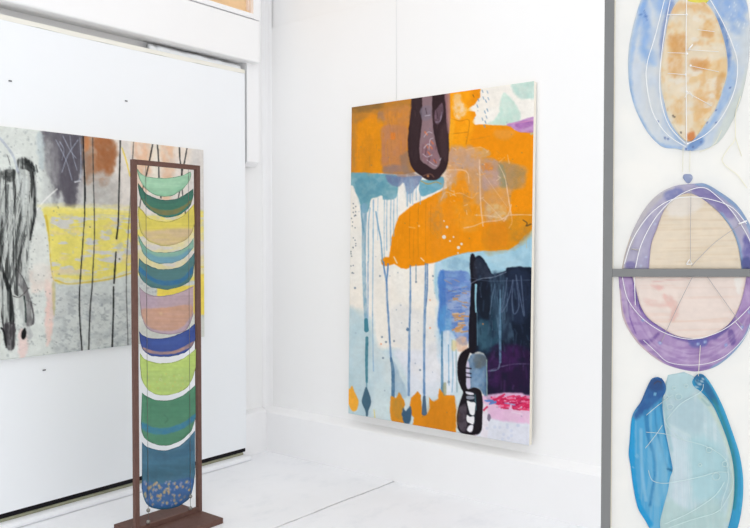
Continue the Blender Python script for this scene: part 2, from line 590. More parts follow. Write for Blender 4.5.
# crumpled plastic stuffed in the gap above the board
bm = bmesh.new(); rows = []
for i in range(81):
    x = -1.05+.735*i/80
    q = vnoise(np.array([i*.33]), np.array([.5]), 5)[0]; q2 = vnoise(np.array([i*.21]), np.array([7.5]), 6)[0]
    rows.append([bm.verts.new(c) for c in ((x, -.075, ZT+sag(x)-.01), (x, -.068-.03*q, ZT+sag(x)+.012+.016*q2), (x, -.05, ZT+.03+.012*q), (x, -.04, ZT))])
for i in range(80):
    for k in range(4):
        bm.faces.new((rows[i][k], rows[i+1][k], rows[i+1][(k+1) % 4], rows[i][(k+1) % 4]))
bm.faces.new(rows[0]); bm.faces.new(rows[-1][::-1])
from_bm('plastic_stuffing', bm, 'board_white', bd, True)
box('gap_shade_strip', (XL, -.085, .0525), (XR+.005, -.03, .084), 'void_black', bd, .002)  # black strip painted as the shade of the void under the board
tag(box('floor_shade_strip', (XL, -.094, .0362), (XR-.02, -.02, .0525), 'shade_dirt_tan', bd, .004), 'tan strip painted as shaded, dirty floor')  # tan colour stands in for floor shade and dirt below the board
for x, y in ((10, 81), (126, 101), (44, 370)):
    p = on_plane(x, y, (0, 1, 0), (0, -.1, 0))
    box('nail', (p[0]-.008, -.106, p[2]-.003), (p[0]+.008, -.0995, p[2]+.003), 'nail_dark', bd, .001)

# ------------------------------------------------------------------ paintings
def canvas(name, pl, u0, u1, v0, v1, nx, ny, depth, paintf, parent):
    u, v = np.meshgrid(np.linspace(u0, u1, nx), np.linspace(v1, v0, ny))
    u = u.ravel(); v = v.ravel()
    e = np.minimum(np.minimum(u-u0, u1-u), np.minimum(v-v0, v1-v))
    h = -.003*np.clip(1-e/.006, 0, 1)**2
    V = pl.o+u[:, None]*pl.ex+v[:, None]*pl.ez+pl.n*h[:, None]
    x, y = project(V)
    p = paintf(x, y)
    fc = quads(nx, ny)
    o = grid_mesh('canvas', V, nx, ny, fc, p.linear(), 'oil_paint', parent)
    q = o.data.polygons[0].normal
    if np.dot(q, pl.n) < 0:
        o.data.flip_normals()
    # stretched sides and back
    Rm = (pl.ex, pl.ez, pl.n)
    tag(box('stretcher', (u0, v0, -depth), (u1, v1, -.0032), 'canvas_raw', parent, .003, Rm, pl.o), 'bare cream canvas edge')
    return o


def paint_orange(X, Y):
    p = Paint(X, Y, (242, 238, 230))
    # cream and cool whites
    p.mask(np.clip((p.n(30, 30, 1)-.45)*3, 0, 1), (247, 236, 222), .5)
    p.poly([(346, 316), (360, 315), (372, 330), (378, 346), (392, 349), (402, 352), (410, 372), (424, 385), (440, 380), (462, 370), (462, 440), (346, 420)], (200, 219, 226), .95, 5, 3, 12, .25, (14, 14))
    p.poly([(346, 318), (370, 316), (372, 345), (369, 416), (346, 414)], (184, 210, 218), .7, 6, 2, 8, .3, (10, 10))
    p.poly([(394, 352), (420, 348), (448, 340), (460, 360), (455, 392), (425, 398), (410, 395), (404, 370)], (228, 230, 238), .9, 5, 3, 9, .2, (8, 8))
    p.poly([(393, 305), (430, 315), (446, 330), (442, 352), (420, 352), (396, 345)], (226, 226, 226), .55, 7, 4, 12)
    p.poly([(393, 362), (400, 375), (407, 395), (400, 398), (394, 392)], (150, 178, 200), .65, 2, 1, 5, .3, (4, 6))
    p.poly([(376, 385), (388, 386), (388, 416), (376, 414)], (214, 230, 232), .6, 4, 2)
    for sx, sy in ((382, 337), (386, 342), (394, 341), (383, 358), (355, 288), (380, 276), (433, 276), (437, 277), (439, 270), (420, 370), (449, 382)):
        p.dot(sx, sy, 1.0, (105, 125, 145), .8)
    for sx, sy in ((381, 344), (430, 300), (430, 328)):
        p.dot(sx, sy, .8, (235, 150, 90), .8)
    p.dot(448.5, 382, 1.5, (40, 40, 60), .9)
    # --- light blue band and blue patch, lower right
    p.poly([(436, 262), (455, 252), (500, 246), (520, 238), (536, 226), (536, 280), (470, 290), (438, 300)], (164, 205, 223), 1, 2.5, 1, 6)
    p.poly([(440, 258), (475, 255), (500, 254), (530, 240), (532, 262), (500, 268), (490, 262), (470, 270), (440, 275)], (185, 216, 228), .7, 3, 2, 8, .6, (8, 5))
    p.poly([(512, 240), (530, 236), (531, 268), (520, 262), (512, 255)], (140, 185, 208), .6, 4, 2, 6, .5, (4, 9))
    p.poly([(449, 258), (460, 258), (470, 262), (468, 268), (448, 268)], (125, 165, 195), .5, 3, 2, 6, .6, (4, 6))
    p.poly([(436, 262), (443, 268), (444, 330), (440, 362), (436, 340), (437, 300)], (190, 216, 232), .7, 4, 2)
    p.poly([(439, 274), (450, 271), (469, 274), (471, 300), (470, 340), (462, 345), (452, 338), (444, 330), (440, 312)], (104, 136, 198), 1, 2, 1.5, 6, .35, (7, 4))
    p.poly([(438, 275), (444, 272), (446, 300), (445, 328), (441, 334), (438, 325), (439, 300)], (72, 122, 194), .95, 2, 1, 5, .25, (3, 10))
    p.poly([(440, 310), (449, 308), (452, 325), (456, 345), (452, 360), (444, 362), (440, 345)], (96, 168, 214), .8, 3, 1.5, 6, .5, (3, 12))
    p.poly([(441, 336), (452, 332), (457, 345), (458, 356), (450, 388), (441, 385)], (226, 232, 238), .9, 2.5, 1.5, 6, .35, (3, 14))
    p.line([(442, 332), (442, 360), (442.3, 393)], [2.0, 2.2, 2.8], (82, 134, 172), .95, tex=.25)
    p.line([(448.5, 345), (449, 385)], 1.0, (110, 165, 205), .8)
    p.line([(452, 340), (453, 370), (452, 392)], 1.3, (120, 170, 200), .6)
    p.line([(456, 350), (457, 392)], 1.5, (120, 160, 170), .5)
    rs = np.random.RandomState(4)
    for i in range(26):
        x = 443+rs.rand()*22; y = 276+rs.rand()*34
        p.line([(x, y), (x+4+rs.rand()*5, y+rs.randn()*1.5)], .9, ((150, 165, 215), (75, 105, 180), (170, 150, 140))[i % 3], .65)
    for i in range(22):
        x = 452+rs.rand()*10; y = 312+rs.rand()*21
        p.line([(x, y), (x+3+rs.rand()*4, y-1+rs.randn()*1.3)], 1.4, ((214, 150, 78), (196, 148, 96), (226, 186, 140))[i % 3], .85)
    for i in range(8):
        x = 451+rs.rand()*12; y = 292+rs.rand()*14
        p.line([(x, y), (x+4, y+rs.randn())], 1.1, (196, 150, 100), .7)
    p.poly([(456, 339), (466, 337), (467, 350), (458, 351)], (222, 180, 150), .85, 2, .8, 4, .3, (4, 4))
    p.poly([(452, 341), (456, 341), (456, 350), (452, 350)], (225, 205, 140), .7, 2, .5)
    # --- dark block
    p.poly([(473, 264), (476, 257), (480, 256), (485, 261), (490, 270), (493, 274), (505, 271), (507, 268), (515, 267), (524, 267), (534, 274), (533, 330), (533, 398), (510, 397), (486, 398), (486, 360), (480, 352), (470, 352), (469, 330), (470.5, 300), (471.5, 280)], (20, 29, 47), 1, 1.2, .6, 4)
    p.poly([(478, 300), (490, 295), (500, 305), (501, 340), (492, 352), (480, 350), (477, 325)], (44, 78, 98), .85, 5, 3, 8, .5, (6, 9))
    p.poly([(477, 325), (486, 322), (492, 335), (488, 348), (478, 345)], (60, 95, 112), .7, 4, 2, 5, .5, (4, 5))
    p.poly([(490, 275), (505, 274), (507, 300), (512, 335), (508, 345), (498, 330), (490, 300)], (62, 84, 106), .8, 4, 2, 6, .55, (3, 12))
    p.poly([(507, 272), (528, 272), (530, 300), (524, 322), (508, 316)], (36, 48, 72), .8, 4, 2, 6, .3, (5, 9))
    p.poly([(478, 282), (489, 280), (490, 316), (481, 318), (477, 300)], (22, 28, 42), .9, 3, 1)
    p.poly([(488, 352), (505, 345), (530, 350), (531, 396), (488, 396)], (44, 22, 58), .85, 5, 2, 6, .5, (6, 8))
    p.poly([(500, 350), (516, 346), (520, 362), (506, 372)], (74, 34, 92), .6, 5, 3, 5, .6, (4, 5))
    p.poly([(488, 360), (500, 360), (500, 384), (488, 384)], (70, 34, 88), .6, 4, 2, 5, .5, (4, 4))
    p.poly([(470, 258), (475, 256), (477, 275), (477, 310), (476, 350), (470, 350), (469, 325), (471, 295)], (24, 22, 32), 1, 1.5, .6)
    p.poly([(474, 262), (480, 258), (488, 268), (490, 276), (478, 279), (473, 275)], (52, 58, 74), .8, 2, 1, 4, .4, (3, 4))
    p.line([(476, 285), (475.5, 300), (476, 312)], [2.2, 1.6, 1.4], (152, 204, 222), .95)
    p.line([(477, 312), (477.5, 345)], 1.0, (120, 170, 190), .5)
    p.line([(500.5, 290), (500, 325), (500.3, 362)], [1.2, 2.6, 2.2], (106, 146, 174), .85, tex=.3)
    p.line([(500, 362), (498, 369), (490, 371)], 1.2, (120, 140, 165), .7)
    p.line([(488, 371), (500, 367), (515, 364), (529, 364)], 1.0, (130, 130, 160), .6, tex=.5)
    p.line([(470, 284), (480, 279), (494, 277), (506, 272)], 1.0, (150, 160, 180), .6)
    p.line([(471, 278), (490, 281), (530, 280)], .7, (110, 125, 150), .45)
    for i in range(90):
        x = 478+rs.rand()*50; y = 276+rs.rand()*112
        c = ((60, 84, 106), (40, 52, 76), (78, 100, 124), (16, 20, 34))[i % 4] if y < 348 else ((74, 40, 92), (44, 26, 60), (92, 60, 112), (30, 24, 44))[i % 4]
        p.line([(x, y), (x+rs.randn()*1.2, y+3+rs.rand()*9)], .7+rs.rand()*1.3, c, .4, 1.6)
    for i in range(14):
        x = 490+rs.rand()*18; y = 282+rs.rand()*40
        p.line([(x, y), (x+rs.randn()*.8, y+8+rs.rand()*14)], .8, (96, 124, 148), .4)
    # scribbled loops
    loop = [(507, 278), (505, 296), (501, 312), (506, 306), (511, 290), (513, 280), (512, 300), (514, 314), (519, 306), (517, 286), (516, 275), (519, 292), (524, 316), (523, 300), (521, 276)]
    p.line(loop, 1.0, (96, 112, 140), .7)
    p.line([(490, 314), (492, 298), (495, 284)], 1.0, (100, 125, 150), .6)
    # teal right boundary of dark
    p.dot(483, 324, .7, (220, 140, 60), .9)
    # --- pink and red
    p.poly([(483, 396), (532, 396), (532, 428), (500, 424), (486, 418)], (229, 184, 217), .95, 1.8, .8, 5, .15, (8, 5))
    p.poly([(480, 418), (500, 421), (532, 426), (532, 450), (478, 440)], (224, 226, 236), 1, 2.5, 1.2, 6)
    p.poly([(482, 405), (488, 410), (487, 440), (481, 436)], (232, 226, 234), .9, 2, 1)
    for i in range(12):
        p.dot(486+rs.rand()*42, 424+rs.rand()*17, 1.6, (196, 204, 226), .45)
    for i in range(95):
        x = 490+rs.rand()*37; y = 397+rs.rand()*15*(0.6+.4*(x-488)/42)
        dx = 3+rs.rand()*4
        p.line([(x, y), (min(x+dx, 530.5), y-.8+rs.randn()*1.2)], 1.7, ((212, 40, 88), (226, 60, 104), (190, 30, 80), (235, 130, 170), (212, 40, 88))[i % 5], .9)
    for i in range(7):
        x = 484+rs.rand()*7; y = 400+rs.rand()*4
        p.line([(x, y), (x+5, y+rs.randn()*.6)], 1.5, (92, 134, 198), .9)
    p.line([(484, 410), (487, 407)], 2, (212, 40, 88), .9)
    p.line([(505, 403), (515, 405)], 1.2, (130, 160, 210), .7)
    p.line([(512, 412), (522, 414)], 1.2, (240, 220, 235), .8)
    p.poly([(489, 414), (491, 418), (489, 421), (487.5, 418)], (120, 110, 130), .9, 1)
    # --- black vessel with the grey glass
    p.poly([(473, 354), (485, 356), (487, 370), (486.5, 396), (478, 388), (466, 388), (466, 370), (469, 358)], (92, 124, 156), 1, 1.5, .6, 4, .2, (4, 5))
    p.poly([(475, 354), (486, 357), (486, 366), (475, 368)], (92, 96, 96), .8, 3, 1, 4, .3, (3, 4))
    p.poly([(473, 372), (481, 369), (484, 380), (477, 388), (472, 386)], (140, 172, 206), .7, 2.5, 1, 4, .5, (3, 4))
    p.line([(486.5, 360), (487, 396)], 1.0, (140, 165, 160), .9)
    p.poly([(466, 364), (469, 362), (470, 375), (470, 388), (466, 388)], (214, 204, 226), .95, 1.2, .5)
    for y in (368, 373, 377):
        p.line([(466, y), (471, y+.5)], 1.4, (40, 34, 46), .9)
    p.poly([(463, 351), (458.5, 358), (457.3, 368), (458, 379), (461, 388), (463, 393), (460, 402), (457.5, 412), (457, 424), (459, 431), (464, 434), (476, 435), (481.5, 430), (482.5, 415), (482.5, 398), (480, 390), (474, 387.5), (467, 388.5), (466, 376), (466.3, 364), (470, 353), (472, 347)], (28, 22, 29), 1, 1.0, .4, 4)
    p.poly([(459, 408), (466, 404), (467, 422), (466, 431), (460, 430), (457.8, 420)], (88, 78, 88), .9, 1.8, .7, 4, .3, (4, 4))
    p.poly([(470, 393), (476, 394), (476, 405), (474, 425), (469, 420), (469, 400)], (34, 50, 62), .7, 2, .5)
    p.line([(475, 395), (476, 410)], 1.2, (70, 110, 120), .8)
    p.poly([(467, 401), (471, 402), (475, 403), (475, 409), (474, 415), (470, 414), (468, 407)], (240, 240, 242), 1, .9, .4)
    p.poly([(467, 415), (470, 417), (474, 416.5), (473.5, 424), (470, 423), (467, 421)], (242, 240, 243), 1, .9, .4)
    p.poly([(469, 425.5), (473, 425), (473, 429), (471, 432), (467, 430)], (236, 234, 240), 1, .9, .4)
    p.poly([(466, 391.5), (473, 393), (473, 394.8), (467, 394)], (225, 222, 232), 1, .8, .2)
    p.poly([(467, 396), (474, 396.6), (473, 399), (467, 399)], (160, 165, 180), .9, .8, .2)
    p.line([(459, 433), (470, 437), (476, 435)], 1.4, (196, 176, 190), .8)
    # --- big orange field
    ORG = (240, 146, 12)
    field = [(447, 188), (433, 195), (424, 200), (414, 204), (405, 211), (399, 216), (396, 224), (391.5, 238), (390, 250), (389, 257), (384.5, 257), (381, 260), (381.5, 264), (384, 266), (388, 266), (394, 264), (401, 268), (406, 269), (412, 266), (425, 265), (437, 262), (452, 256), (463, 253), (480, 251), (508, 250), (517, 245), (524, 236), (536, 227), (538, 130), (523, 132), (515, 130), (510, 125), (497, 125), (475, 124.5), (472, 122), (476, 115), (475, 111.5), (464, 111), (474, 105), (480, 97), (481, 86), (446, 88), (448, 120), (447, 150)]
    p.poly(field, ORG, 1, 1.1, .6, 4, smooth=False)
    ins = lambda pts, c, a, *k, **q: p.poly(pts, c, a, *k, **q)
    ins([(448, 90), (470, 90), (470, 110), (474, 125), (468, 145), (450, 145)], (250, 166, 22), .8, 4, 2, 8, .4, (6, 8))
    ins([(452, 96), (461, 95), (463, 112), (458, 120), (454, 112)], (240, 200, 150), .75, 3, 2, 4, .6, (3, 4))
    ins([(455, 104), (464, 103), (466, 114), (456, 119)], (246, 220, 190), .7, 2.5, 1.5, 3, .6, (3, 3))
    p.line([(450, 118), (460, 121), (469, 120), (468, 134), (466, 144)], .9, (196, 118, 20), .7)
    p.line([(449, 134), (460, 133), (468, 132)], .9, (196, 118, 20), .7)
    p.line([(470, 140), (490, 136)], .8, (214, 130, 30), .6)
    ins([(448, 120), (455, 121), (452, 145), (448, 146)], (250, 175, 40), .7, 2, 1)
    ins([(496, 130), (515, 132), (506, 140), (496, 137)], (228, 160, 90), .5, 4, 2)
    ins([(500, 218), (530, 212), (533, 232), (520, 244), (506, 250), (485, 250), (485, 232)], (206, 140, 36), .75, 7, 3, 8, .45, (8, 8))
    ins([(512, 236), (526, 226), (529, 232), (519, 243)], (170, 120, 50), .5, 4, 2, 4, .6, (3, 3))
    ins([(425, 205), (445, 195), (455, 215), (456, 245), (436, 258), (428, 240)], (236, 146, 34), .7, 5, 3, 7, .6, (5, 9))
    ins([(430, 215), (440, 205), (444, 222), (440, 238), (432, 232)], (190, 140, 90), .45, 4, 3, 4, .7, (3, 4))
    # the greyed, rubbed middle of the field
    ins([(449, 150), (458, 146), (466, 150), (472, 157), (486, 158), (497, 160), (512, 163), (526, 166), (527, 178), (523, 187), (512, 192), (510, 205), (511, 218), (500, 223), (486, 221), (478, 207), (472, 192), (464, 180), (449, 182)], (196, 152, 118), .85, 4, 2.5, 7, .45, (8, 10))
    ins([(478, 160), (498, 162), (499, 190), (486, 192), (478, 180)], (178, 152, 146), .8, 3, 2, 6, .45, (5, 7))
    ins([(499, 163), (524, 168), (522, 186), (510, 190), (502, 182)], (160, 136, 92), .8, 3, 2, 6, .45, (6, 6))
    ins([(499, 166), (505, 168), (506, 188), (499, 186)], (146, 146, 116), .75, 2, 1)
    ins([(482, 164), (492, 163), (492, 170), (482, 170)], (226, 134, 50), .7, 2, 1.5, 3, .5, (3, 5))
    ins([(448, 168), (462, 168), (470, 178), (476, 196), (470, 205), (455, 195), (449, 190)], (236, 150, 40), .8, 3, 2, 5, .4, (5, 5))
    ins([(487, 190), (509, 188), (510, 205), (500, 212), (488, 206)], (222, 158, 80), .7, 3, 2, 5, .45, (5, 5))
    ins([(470, 148), (486, 149), (490, 156), (476, 158), (468, 154)], (208, 170, 130), .75, 2, 1.5, 4, .4, (5, 3))
    ins([(442, 170), (452, 165), (456, 178), (452, 190), (444, 200), (438, 205), (440, 190)], (206, 166, 130), .75, 4, 3, 4, .65, (3, 4))
    ins([(444, 172), (450, 170), (452, 182), (446, 186)], (236, 216, 196), .65, 3, 2, 3, .6, (2, 3))
    ins([(463, 194), (469, 196), (469, 212), (464, 210)], (170, 130, 90), .5, 3, 2, 3, .5, (3, 3))
    ins([(488, 205), (502, 206), (508, 216), (496, 222), (486, 216)], (220, 196, 150), .6, 3, 2, 4, .6, (4, 3))
    ins([(449, 148), (462, 146), (479, 150), (479, 170), (462, 170), (452, 182), (447, 180)], (206, 164, 136), .8, 4, 2.5, 5, .5, (4, 5))
    ins([(452, 158), (470, 156), (476, 166), (460, 168)], (186, 160, 150), .6, 4, 2, 4, .5, (4, 4))
    ins([(466, 172), (480, 170), (481, 200), (474, 204), (468, 190)], (206, 158, 110), .7, 3, 2, 4, .5, (3, 6))
    ins([(484, 172), (499, 172), (500, 186), (486, 188)], (196, 160, 150), .6, 3, 2, 4, .5, (4, 4))
    ins([(455, 205), (480, 203), (486, 222), (470, 232), (456, 225)], (232, 158, 60), .6, 5, 3, 5, .6, (6, 4))
    ins([(484, 224), (506, 220), (508, 246), (486, 248)], (224, 132, 24), .6, 4, 2, 5, .5, (2, 12))
    for i in range(60):
        x = 446+rs.rand()*62; y = 148+rs.rand()*72
        p.line([(x, y), (x+rs.randn()*2.5, y+rs.randn()*2.5)], .6+.5*rs.rand(), ((236, 206, 176), (214, 140, 60), (250, 170, 60))[i % 3], .5)
    for i in range(26):
        x = 394+rs.rand()*134; y = 205+rs.rand()*38
        p.line([(x, y), (x+rs.randn()*.5, y+3+rs.rand()*7)], .7, ((222, 128, 14), (252, 166, 40))[i % 2], .35)
    for L, wd, a in (([(479.5, 160), (480, 185), (481, 208), (483, 226)], 1.3, .75), ([(448, 170), (466, 171), (469, 183)], .9, .6),
                     ([(499, 165), (505, 178), (508, 195), (511, 214)], .9, .8), ([(464, 228), (474, 226), (484, 222), (500, 220), (510, 215), (532, 215)], 1.0, .75),
                     ([(475, 215), (490, 216), (506, 219)], .8, .6), ([(482, 198), (492, 208), (503, 220)], .8, .6), ([(504, 221), (509, 213), (511, 205)], 1.4, .7),
                     ([(450, 196), (460, 193), (472, 198), (477, 192)], .8, .5), ([(466, 150), (480, 147), (488, 152)], .8, .5), ([(479, 168), (495, 190), (508, 208)], .7, .35),
                     ([(441, 200), (446, 192), (456, 196)], .9, .5), ([(511, 214), (512, 222), (509, 228)], .8, .4)):
        p.line(L, wd, (238, 206, 178), a, tex=.3)
    for x, y, r in ((444, 237, 1.9), (447, 227, 1.3), (458.5, 247.5, 1.6), (461.5, 244, 1.2), (453.5, 237, .8), (450, 241, .8), (458, 253, .8), (444, 221, .7)):
        p.dot(x, y, r, (236, 234, 226), .95)
    p.line([(523, 220), (527, 223), (526, 226)], 1, (70, 60, 40), .8)
    p.line([(527, 226), (531, 224)], 1.2, (70, 60, 40), .8)
    for x, y0, y1 in ((410, 206, 258), (418.5, 204, 257), (426, 202, 255), (414, 230, 262), (431, 205, 240)):
        p.line([(x, y0), (x-.5, (y0+y1)/2), (x-.2, y1)], .8, (196, 116, 20), .55, tex=.5, ts=(2, 7))
    p.dot(419, 226, 1, (250, 200, 130), .8)
    p.line([(409, 227), (415, 228)], .8, (250, 190, 110), .7)
    p.line([(394, 257), (397, 263)], 1.2, (246, 220, 180), .9)
    p.line([(421, 258), (424, 261)], 1.2, (250, 225, 190), .9)
    # --- upper left, orange over brown
    p.poly([(346, 100), (414, 90), (420, 130), (415, 172), (400, 175), (386, 173.5), (346, 173)], (224, 140, 34), 1, 1.2, .7, 5, smooth=False)
    p.poly([(352, 104), (414, 96), (414, 108), (395, 112), (372, 115), (362, 122), (352, 122)], (176, 124, 62), .85, 4, 2.5, 6, .35, (8, 5))
    p.poly([(350, 104), (380, 100), (380, 109), (352, 113)], (126, 100, 62), .7, 3, 2, 5, .4, (6, 3))
    p.poly([(384, 110), (400, 106), (411, 106), (409, 124), (396, 127), (384, 125)], (200, 134, 74), .9, 4, 2, 5, .3, (5, 5))
    p.poly([(378, 113), (384, 112), (384, 122), (378, 122)], (164, 126, 104), .7, 3, 2)
    p.poly([(350, 122), (356, 120), (356, 172), (350, 173)], (176, 130, 70), .6, 3, 2, 5, .4, (3, 8))
    p.poly([(359, 124), (384, 122), (383, 150), (382, 172), (359, 172)], (232, 148, 18), .8, 4, 2, 6, .35, (3, 12))
    p.poly([(362, 140), (372, 138), (372, 172), (362, 172)], (204, 132, 34), .5, 3, 2, 5, .5, (2, 10))
    p.poly([(382, 127), (396, 125), (408, 128), (407, 150), (404, 170), (383, 168), (381, 150)], (190, 130, 92), .95, 2.5, 1.2, 5, .2, (5, 8))
    p.poly([(398, 128), (408, 126), (407, 165), (399, 166)], (202, 130, 70), .6, 4, 2, 5, .4, (4, 8))
    p.poly([(391, 133), (395, 133), (395, 139), (391, 139)], (232, 128, 40), .7, 2, 1, 3)
    p.poly([(384, 166), (404, 165), (411, 172), (420, 178), (404, 178), (386, 175)], (150, 124, 118), .85, 3, 1.5, 5, .3, (6, 3))
    p.poly([(400, 158), (408, 152), (413, 170), (420, 176), (405, 174)], (146, 120, 104), .7, 3, 2)
    # --- teal wash under it, with drips
    p.poly([(348, 173.5), (370, 173), (386, 174), (397, 176), (398, 186), (396, 198), (384, 200), (382, 196), (375, 198), (371, 200), (368, 211), (363, 213), (360, 204), (356, 193), (353, 186), (348, 184)], (106, 162, 178), .97, 1.3, .8, 4, .18, (7, 6))
    p.poly([(354, 180), (372, 177), (384, 184), (380, 194), (368, 197), (366, 208), (361, 206), (356, 192)], (88, 146, 166), .7, 4, 2, 6, .5, (5, 6))
    p.poly([(386, 175), (404, 177), (421, 176), (420, 182), (414, 190), (412, 193), (407, 193), (404, 183), (398, 187), (390, 184)], (112, 128, 164), .95, 1.3, .7, 4, .2, (3, 6))
    p.poly([(404, 180), (414, 178), (412, 198), (407, 200)], (150, 172, 196), .7, 2.5, 1, 4, .5, (2, 9))
    p.poly([(420, 181), (430, 180), (443, 177), (443, 187), (432, 193), (421, 196)], (104, 166, 188), .97, 1.2, .6, 4, .15, (5, 5))
    p.line([(421, 181), (428, 184), (436, 182), (441, 184)], 1.2, (190, 150, 70), .7)
    DB = (118, 162, 194)
    p.line([(364.5, 206), (364, 235), (364, 265), (365, 300), (366, 322)], [6, 4.2, 4, 3.6, 3.2], (130, 170, 194), .9, tex=.35, ts=(3, 7))
    p.line([(361, 206), (362, 220), (364, 232)], 1.5, (110, 155, 180), .8)
    p.line([(368, 262), (368, 300), (367.5, 330)], 1.2, (110, 150, 195), .8, tex=.3)
    p.line([(370, 208), (368.5, 225), (368.4, 262)], 1.3, DB, .8, tex=.3)
    p.line([(366, 320), (366.5, 330)], [3.6, 4.6], (66, 128, 146), .95)
    p.line([(367, 338), (366.5, 360), (366.8, 382)], [3, 3, 2.2], (62, 126, 144), .95, tex=.15)
    p.line([(366.7, 382), (366.6, 394)], 1.4, (110, 160, 180), .8)
    p.poly([(366, 387), (369.5, 394), (371, 402), (368.5, 411), (367.5, 417), (366, 416), (365, 410), (361.8, 402), (363.5, 394)], (72, 106, 126), 1, 1, .4, 3)
    p.line([(373.4, 200), (373, 262), (372.6, 320), (373.4, 371)], [1.2, 1.2, 1.0, 1.1], (138, 176, 208), .85, tex=.35, ts=(2, 8))
    p.line([(376, 212), (378.5, 228), (381, 241), (382.5, 262)], 1.5, (112, 158, 192), .85)
    p.line([(383.6, 262), (384.3, 270), (386.5, 281), (387, 297), (388, 311), (389.5, 336), (391.2, 361)], [1.4, 1.8, 2.2, 1.8, 2, 1.8, 2], (92, 134, 184), .9, tex=.25, ts=(3, 6))
    p.line([(388, 264), (387.7, 272), (386.6, 281)], 1.6, (92, 134, 184), .9)
    p.line([(391, 358), (393, 372), (393, 397)], [2.2, 3.4, 3.6], (78, 118, 152), .95, tex=.2)
    for x, y0, y1, ww in ((384.5, 198, 258, .9), (387, 199, 250, 1.3), (391, 198, 245, 1.2), (394, 196, 236, 1.2), (397.5, 195, 220, .8), (378, 198, 240, .8), (407.5, 192, 206, 1.5), (410.5, 190, 203, 1.2), (413, 188, 204, .8), (416.5, 186, 200, .8), (420.5, 188, 204, .8)):
        p.line([(x, y0), (x-.4, (y0+y1)/2), (x-.2, y1)], ww, (140, 178, 206), .75, tex=.3, ts=(2, 6))
    p.line([(410.3, 266), (410.3, 300), (409.5, 330), (409, 360), (408.7, 395)], [1.3, 2, 2, 2.6, 2.4], (94, 136, 184), .9, tex=.3, ts=(3, 6))
    p.dot(407.8, 329.5, 1.7, (84, 116, 150), .9)
    p.line([(416, 265), (416, 282)], 1.1, (120, 140, 160), .8)
    p.dot(416, 282, 1, (110, 125, 140), .8)
    p.line([(425.8, 264), (425.5, 290), (425, 308), (424.3, 335), (424.2, 362), (424.2, 398)], [1.8, 2.4, 2.6, 2.6, 2.2, 2.4], (94, 136, 184), .9, tex=.3, ts=(3, 6))
    p.line([(427.6, 264), (427.4, 290), (426, 306)], 1.1, (80, 120, 175), .85)
    # --- orange patches low down
    p.poly([(346, 390), (350, 389), (352, 386), (354, 391), (357, 397), (358.5, 402), (356.5, 410), (352, 411), (349, 405), (346, 402)], (248, 176, 62), 1, 1.2, .6, 3)
    p.line([(374, 410), (375, 418)], 1, (240, 220, 110), .8)
    p.poly([(391, 396), (396, 398), (399, 392.5), (402, 397), (404.8, 402), (404, 408), (402, 413), (404, 423), (398, 424), (392, 421), (390, 413), (390.5, 402)], (222, 146, 42), 1, 1.2, .6, 3)
    p.poly([(393, 400), (402, 400), (402, 418), (394, 414)], (176, 140, 66), .6, 3, 1, 4, .4, (3, 6))
    p.poly([(411, 398), (414, 395), (417.5, 391.5), (421, 395), (421.5, 405), (423, 415), (427, 414), (430, 408), (429, 397), (431.5, 400), (434, 402), (438, 398.5), (439.3, 388.5), (441.5, 391), (445, 395), (454.5, 395.5), (456, 410), (456, 436), (440, 436), (412, 428), (414, 418), (410.5, 413), (410, 404)], (228, 142, 28), 1, 1.2, .6, 3, smooth=False)
    p.poly([(430, 404), (445, 400), (455, 402), (455, 430), (425, 426)], (208, 128, 28), .6, 5, 2, 5, .45, (3, 9))
    p.poly([(443, 384), (446, 383), (446, 395), (443, 394)], (150, 150, 110), .7, 1.5, .5)
    p.poly([(403, 408), (406, 411), (410.5, 406), (411.5, 416), (409, 424), (405, 424), (402, 416)], (66, 96, 122), 1, 1.3, .6, 3)
    p.line([(424.3, 397), (424.3, 413)], [2.6, 5.4], (76, 102, 126), .95)
    # --- top right
    p.poly([(494, 124), (499, 112), (501, 100), (504, 93), (510, 97), (517, 106), (521, 114), (518, 122), (508, 123)], (190, 220, 208), .9, 2, 1.2, 4, .25, (5, 7))
    p.poly([(487, 124), (500, 119), (514, 120), (508, 125)], (196, 222, 208), .8, 2, 1)
    p.poly([(513, 82), (536, 79), (536, 96), (529, 99), (521, 98), (514, 92)], (184, 216, 206), .9, 2.5, 1.5, 4, .25, (6, 5))
    p.poly([(507, 124.5), (519, 121), (536, 117), (536, 131), (526, 132.5), (517, 131), (511, 127)], (186, 132, 192), .95, 1.2, .5, 4, .2, (7, 3))
    p.poly([(515, 123), (533, 120), (533, 125), (520, 129)], (160, 96, 168), .7, 2, 1, 4, .4, (6, 2))
    p.line([(507, 124), (520, 122.5), (535, 120)], .8, (220, 150, 190), .8)
    p.line([(531, 134), (535, 133)], 2, (170, 200, 190), .7)
    for x, y in ((482, 90), (487, 91), (483, 97), (485.5, 100), (488, 97.5), (477, 105), (484.5, 111), (487, 109), (486, 116), (482, 118), (485, 121), (484, 125), (478, 99)):
        p.line([(x, y), (x+.9, y+2.2)], 1.0, (120, 150, 180), .8)
    p.line([(473, 95), (474, 97)], 1, (110, 90, 40), .8)
    # --- black loop
    p.poly([(412.5, 94), (411.5, 108), (408.5, 130), (407.8, 148), (410, 162), (414, 170), (421, 176), (428, 180), (436, 180), (442, 175), (447, 167), (449, 150), (448.5, 125), (447.5, 108), (446, 90), (430, 92)], (54, 37, 41), 1, 1.2, .5, 4)
    p.poly([(445, 93), (450, 93), (449.5, 130), (447, 130), (446, 110)], (166, 124, 128), .85, 1.5, .6)
    p.poly([(412, 100), (421, 98), (419, 130), (417, 160), (411, 158), (410, 135)], (62, 46, 50), .8, 3, 1, 4, .3, (3, 6))
